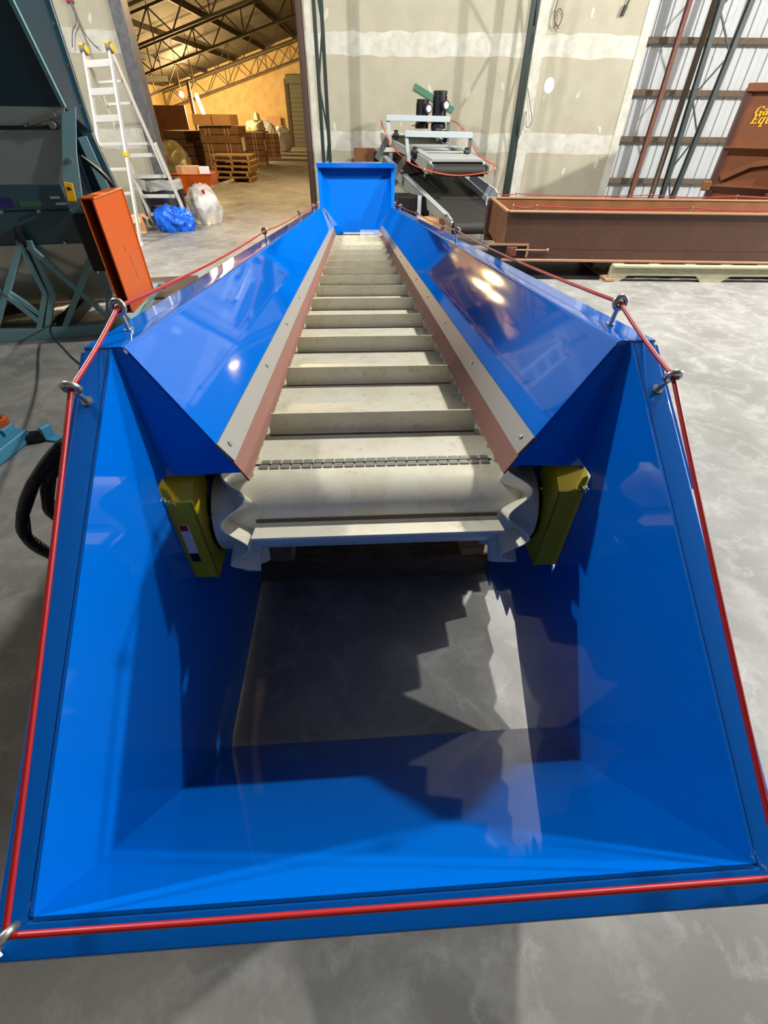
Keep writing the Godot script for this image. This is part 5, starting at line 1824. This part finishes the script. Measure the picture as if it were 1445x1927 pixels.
func small_things() -> void:
	var b: MB
	# hoses looped at the left of the chute
	for q in [[[w(-0.575, 1.10, 0.72), w(-0.65, 1.07, 0.75), w(-0.76, 0.97, 0.75), w(-0.83, 0.88, 0.75), w(-0.86, 0.81, 0.75), w(-0.83, 0.745, 0.75), w(-0.72, 0.66, 0.76), w(-0.56, 0.60, 0.78)], "outer of the two black ribbed hoses looped beside the blue chute"], [[w(-0.57, 1.12, 0.78), w(-0.64, 1.055, 0.78), w(-0.74, 0.97, 0.78), w(-0.78, 0.90, 0.78), w(-0.785, 0.85, 0.78), w(-0.72, 0.78, 0.79), w(-0.56, 0.70, 0.80)], "inner of the two black ribbed hoses looped beside the blue chute"]]:
		var h := thing("hose", q[1], "hose")
		part("tube", curve(q[0], 0.0118, 12), M.hose, h)
		var ribs := MB.new()
		var cv := Curve3D.new()
		for i in q[0].size():
			var tn: Vector3 = (q[0][mini(i + 1, q[0].size() - 1)] - q[0][maxi(i - 1, 0)]) * 0.2
			cv.add_point(q[0][i], -tn, tn)
		var n := int(cv.get_baked_length() / 0.007)
		for i in n:
			var p := cv.sample_baked(i * 0.007)
			var p2 := cv.sample_baked(i * 0.007 + 0.003)
			ribs.ring(p, p2 - p, 0.0118, 0.0015, 14, 5)
		part("ribs", ribs, M.hose, h).set_meta("kind", "stuff")
	b = curve([w(-0.56, 1.16, 0.82), w(-0.72, 1.06, 1.05), w(-1.35, 0.72, 1.9), w(-2.2, 0.34, 3.0), w(-2.95, 0.14, 3.95), w(-3.05, 0.16, 4.3)], 0.008)
	tag(part("power_cable", b, M.hose, self), "black cable strung from the blue chute to the teal mixer", "cable")
	# pale blue bar with orange clamp on the floor, left edge
	var t := thing("floor_bracket", "light blue steel bar with an orange clamp on the floor at the left edge", "bracket", w(-2.31, 0, 2.2))
	b = MB.new()
	b.bar(Vector3(-0.02, 0.045, 0.35), Vector3(0.02, 0.045, -0.22), 0.075, 0.075, Vector3.UP, 0.004)
	part("bar", b, M.sky_bar, t)
	b = MB.new()
	b.bar(Vector3(0.05, 0.03, -0.20), Vector3(0.135, 0.03, -0.225), 0.07, 0.05, Vector3.UP, 0.004)
	part("link", b, M.navy, t)
	b = MB.new()
	b.box(Vector3(0.155, 0.05, -0.235), Vector3(0.03, 0.09, 0.07), Basis(Vector3.UP, -0.4), 0.004)
	b.box(Vector3(0.195, 0.006, -0.23), Vector3(0.09, 0.012, 0.07), Basis(Vector3.UP, -0.2), 0.003)
	part("foot", b, M.sky_bar, t)
	b = MB.new()
	b.bar(Vector3(-0.30, 0.09, -0.36), Vector3(-0.13, 0.09, -0.30), 0.05, 0.05, Vector3.UP, 0.003)
	b.bar(Vector3(-0.13, 0.09, -0.30), Vector3(-0.17, 0.09, -0.20), 0.05, 0.05, Vector3.UP, 0.003)
	b.bar(Vector3(-0.17, 0.09, -0.20), Vector3(-0.34, 0.09, -0.24), 0.05, 0.05, Vector3.UP, 0.003)
	part("clamp", b, M.orange, t, "orange clamp")
	b = MB.new()
	b.bar(Vector3(-0.15, 0.05, -0.20), Vector3(-0.04, 0.05, -0.10), 0.045, 0.05, Vector3.UP, 0.003)
	b.box(Vector3(-0.2, 0.035, -0.26), Vector3(0.2, 0.07, 0.10), Basis(), 0.004)
	part("clamp_arm", b, M.sky_bar, t)
	# loose rust beam and a pale ribbed sheet under the mixer
	b = MB.new()
	b.bar(w(-4.1, 0.06, 4.55), w(-3.1, 0.1, 5.3), 0.12, 0.10)
	tag(part("rusty_beam", b, M.rust, self), "rusty brown beam lying on the floor under the teal mixer", "beam")
	b = MB.new()
	for k in 16: b.box(w(-4.25 + k * 0.055, 0.016, 4.75), Vector3(0.05, 0.03, 0.5), Basis(), 0.006)
	tag(part("ribbed_sheet", b, M.pale_beam, self), "pale ribbed sheet on the floor behind the teal mixer's frame", "sheet")
	b = MB.new()
	b.box(w(-3.4, 0.01, 5.6), Vector3(2.2, 0.015, 0.9), Basis(Vector3.UP, 0.23))
	tag(part("floor_mat", b, M.brown, self), "dark brown mat on the floor under the teal mixer", "mat")
	# loose wires on the drywall
	t = thing("loose_wires", "loose grey wires hanging from a pink box high on the left drywall", "wires", w(-5.0, 2.88, D - 0.02))
	b = MB.new()
	b.box(Vector3(0.02, 0.02, 0.01), Vector3(0.11, 0.09, 0.05), Basis(), 0.008)
	part("outlet_box", b, paint(Color(0.55, 0.16, 0.30), 0.5), t)
	b = curve([Vector3(0.02, -0.02, 0.02), Vector3(0.04, -0.22, 0.04), Vector3(-0.07, -0.35, 0.05), Vector3(-0.15, -0.52, 0.05)], 0.008, 6)
	part("wire", b, M.grey_dark, t)
	b = curve([Vector3(0.02, -0.02, 0.02), Vector3(0.06, -0.25, 0.03), Vector3(0.10, -0.45, 0.04), Vector3(0.10, -0.62, 0.04)], 0.008, 6)
	part("wire", b, M.grey_dark, t)
	b = curve([Vector3(0.04, -0.02, 0.02), Vector3(0.09, -0.3, 0.03), Vector3(0.18, -0.45, 0.04), Vector3(0.27, -0.52, 0.04)], 0.008, 6)
	part("wire", b, M.grey_dark, t)
	t = thing("loose_wires", "tangle of brown wire hanging on the drywall right of the dark green column", "wires", w(2.62, 2.72, D - 0.02))
	b = curve([Vector3(0, 0.25, 0.01), Vector3(-0.03, 0.05, 0.03), Vector3(0.05, -0.06, 0.04), Vector3(0.10, 0.05, 0.03), Vector3(0.02, 0.12, 0.03), Vector3(-0.01, -0.02, 0.04), Vector3(0.07, -0.09, 0.04)], 0.007, 6)
	part("wire", b, M.dark_wood, t)
	t = thing("loose_wires", "thin looped wire drooping beside the dark green column on the drywall", "wires", w(2.33, 1.85, D - 0.05))
	b = curve([Vector3(0.02, 0.1, 0), Vector3(0.12, -0.15, 0.03), Vector3(0.18, -0.34, 0.04), Vector3(0.10, -0.40, 0.04), Vector3(0.05, -0.2, 0.03), Vector3(0.02, -0.5, 0.03), Vector3(-0.04, -0.62, 0.03)], 0.006, 6)
	part("wire", b, M.dark_wood, t)
	t = thing("cable_end", "black cable end with a plug hanging at the top of the drywall", "cable", w(3.68, 2.85, D - 0.03))
	b = curve([Vector3(0.10, 0.6, 0), Vector3(0.07, 0.3, 0.0), Vector3(0.03, 0.1, 0.0), Vector3(0, 0.02, 0)], 0.012, 6)
	part("cable", b, M.black, t)
	b = MB.new()
	b.cyl(Vector3(0.0, 0.03, 0), Vector3(-0.03, -0.07, 0), 0.03, 8)
	part("plug", b, M.black, t)
	# scrap of clear film on the far cleats
	b = MB.new()
	var rows := []
	var rng := RandomNumberGenerator.new()
	rng.seed = 77
	for i in 8:
		var row := []
		for j in 12:
			var u := j / 11.0
			var q := i / 7.0
			var f := 6.2 + q * 0.9 + u * 0.3
			row.append(w(-0.32 + 0.45 * u - 0.05 * q, 0.965 - SL * (f - F0) + rng.randf_range(0.0, 0.03), f))
		rows.append(row)
	b.grid(rows, Vector3.UP)
	tag(part("plastic_film", b, M.film, self), "scrap of clear plastic film lying on the far cleats of the blue conveyor", "film")
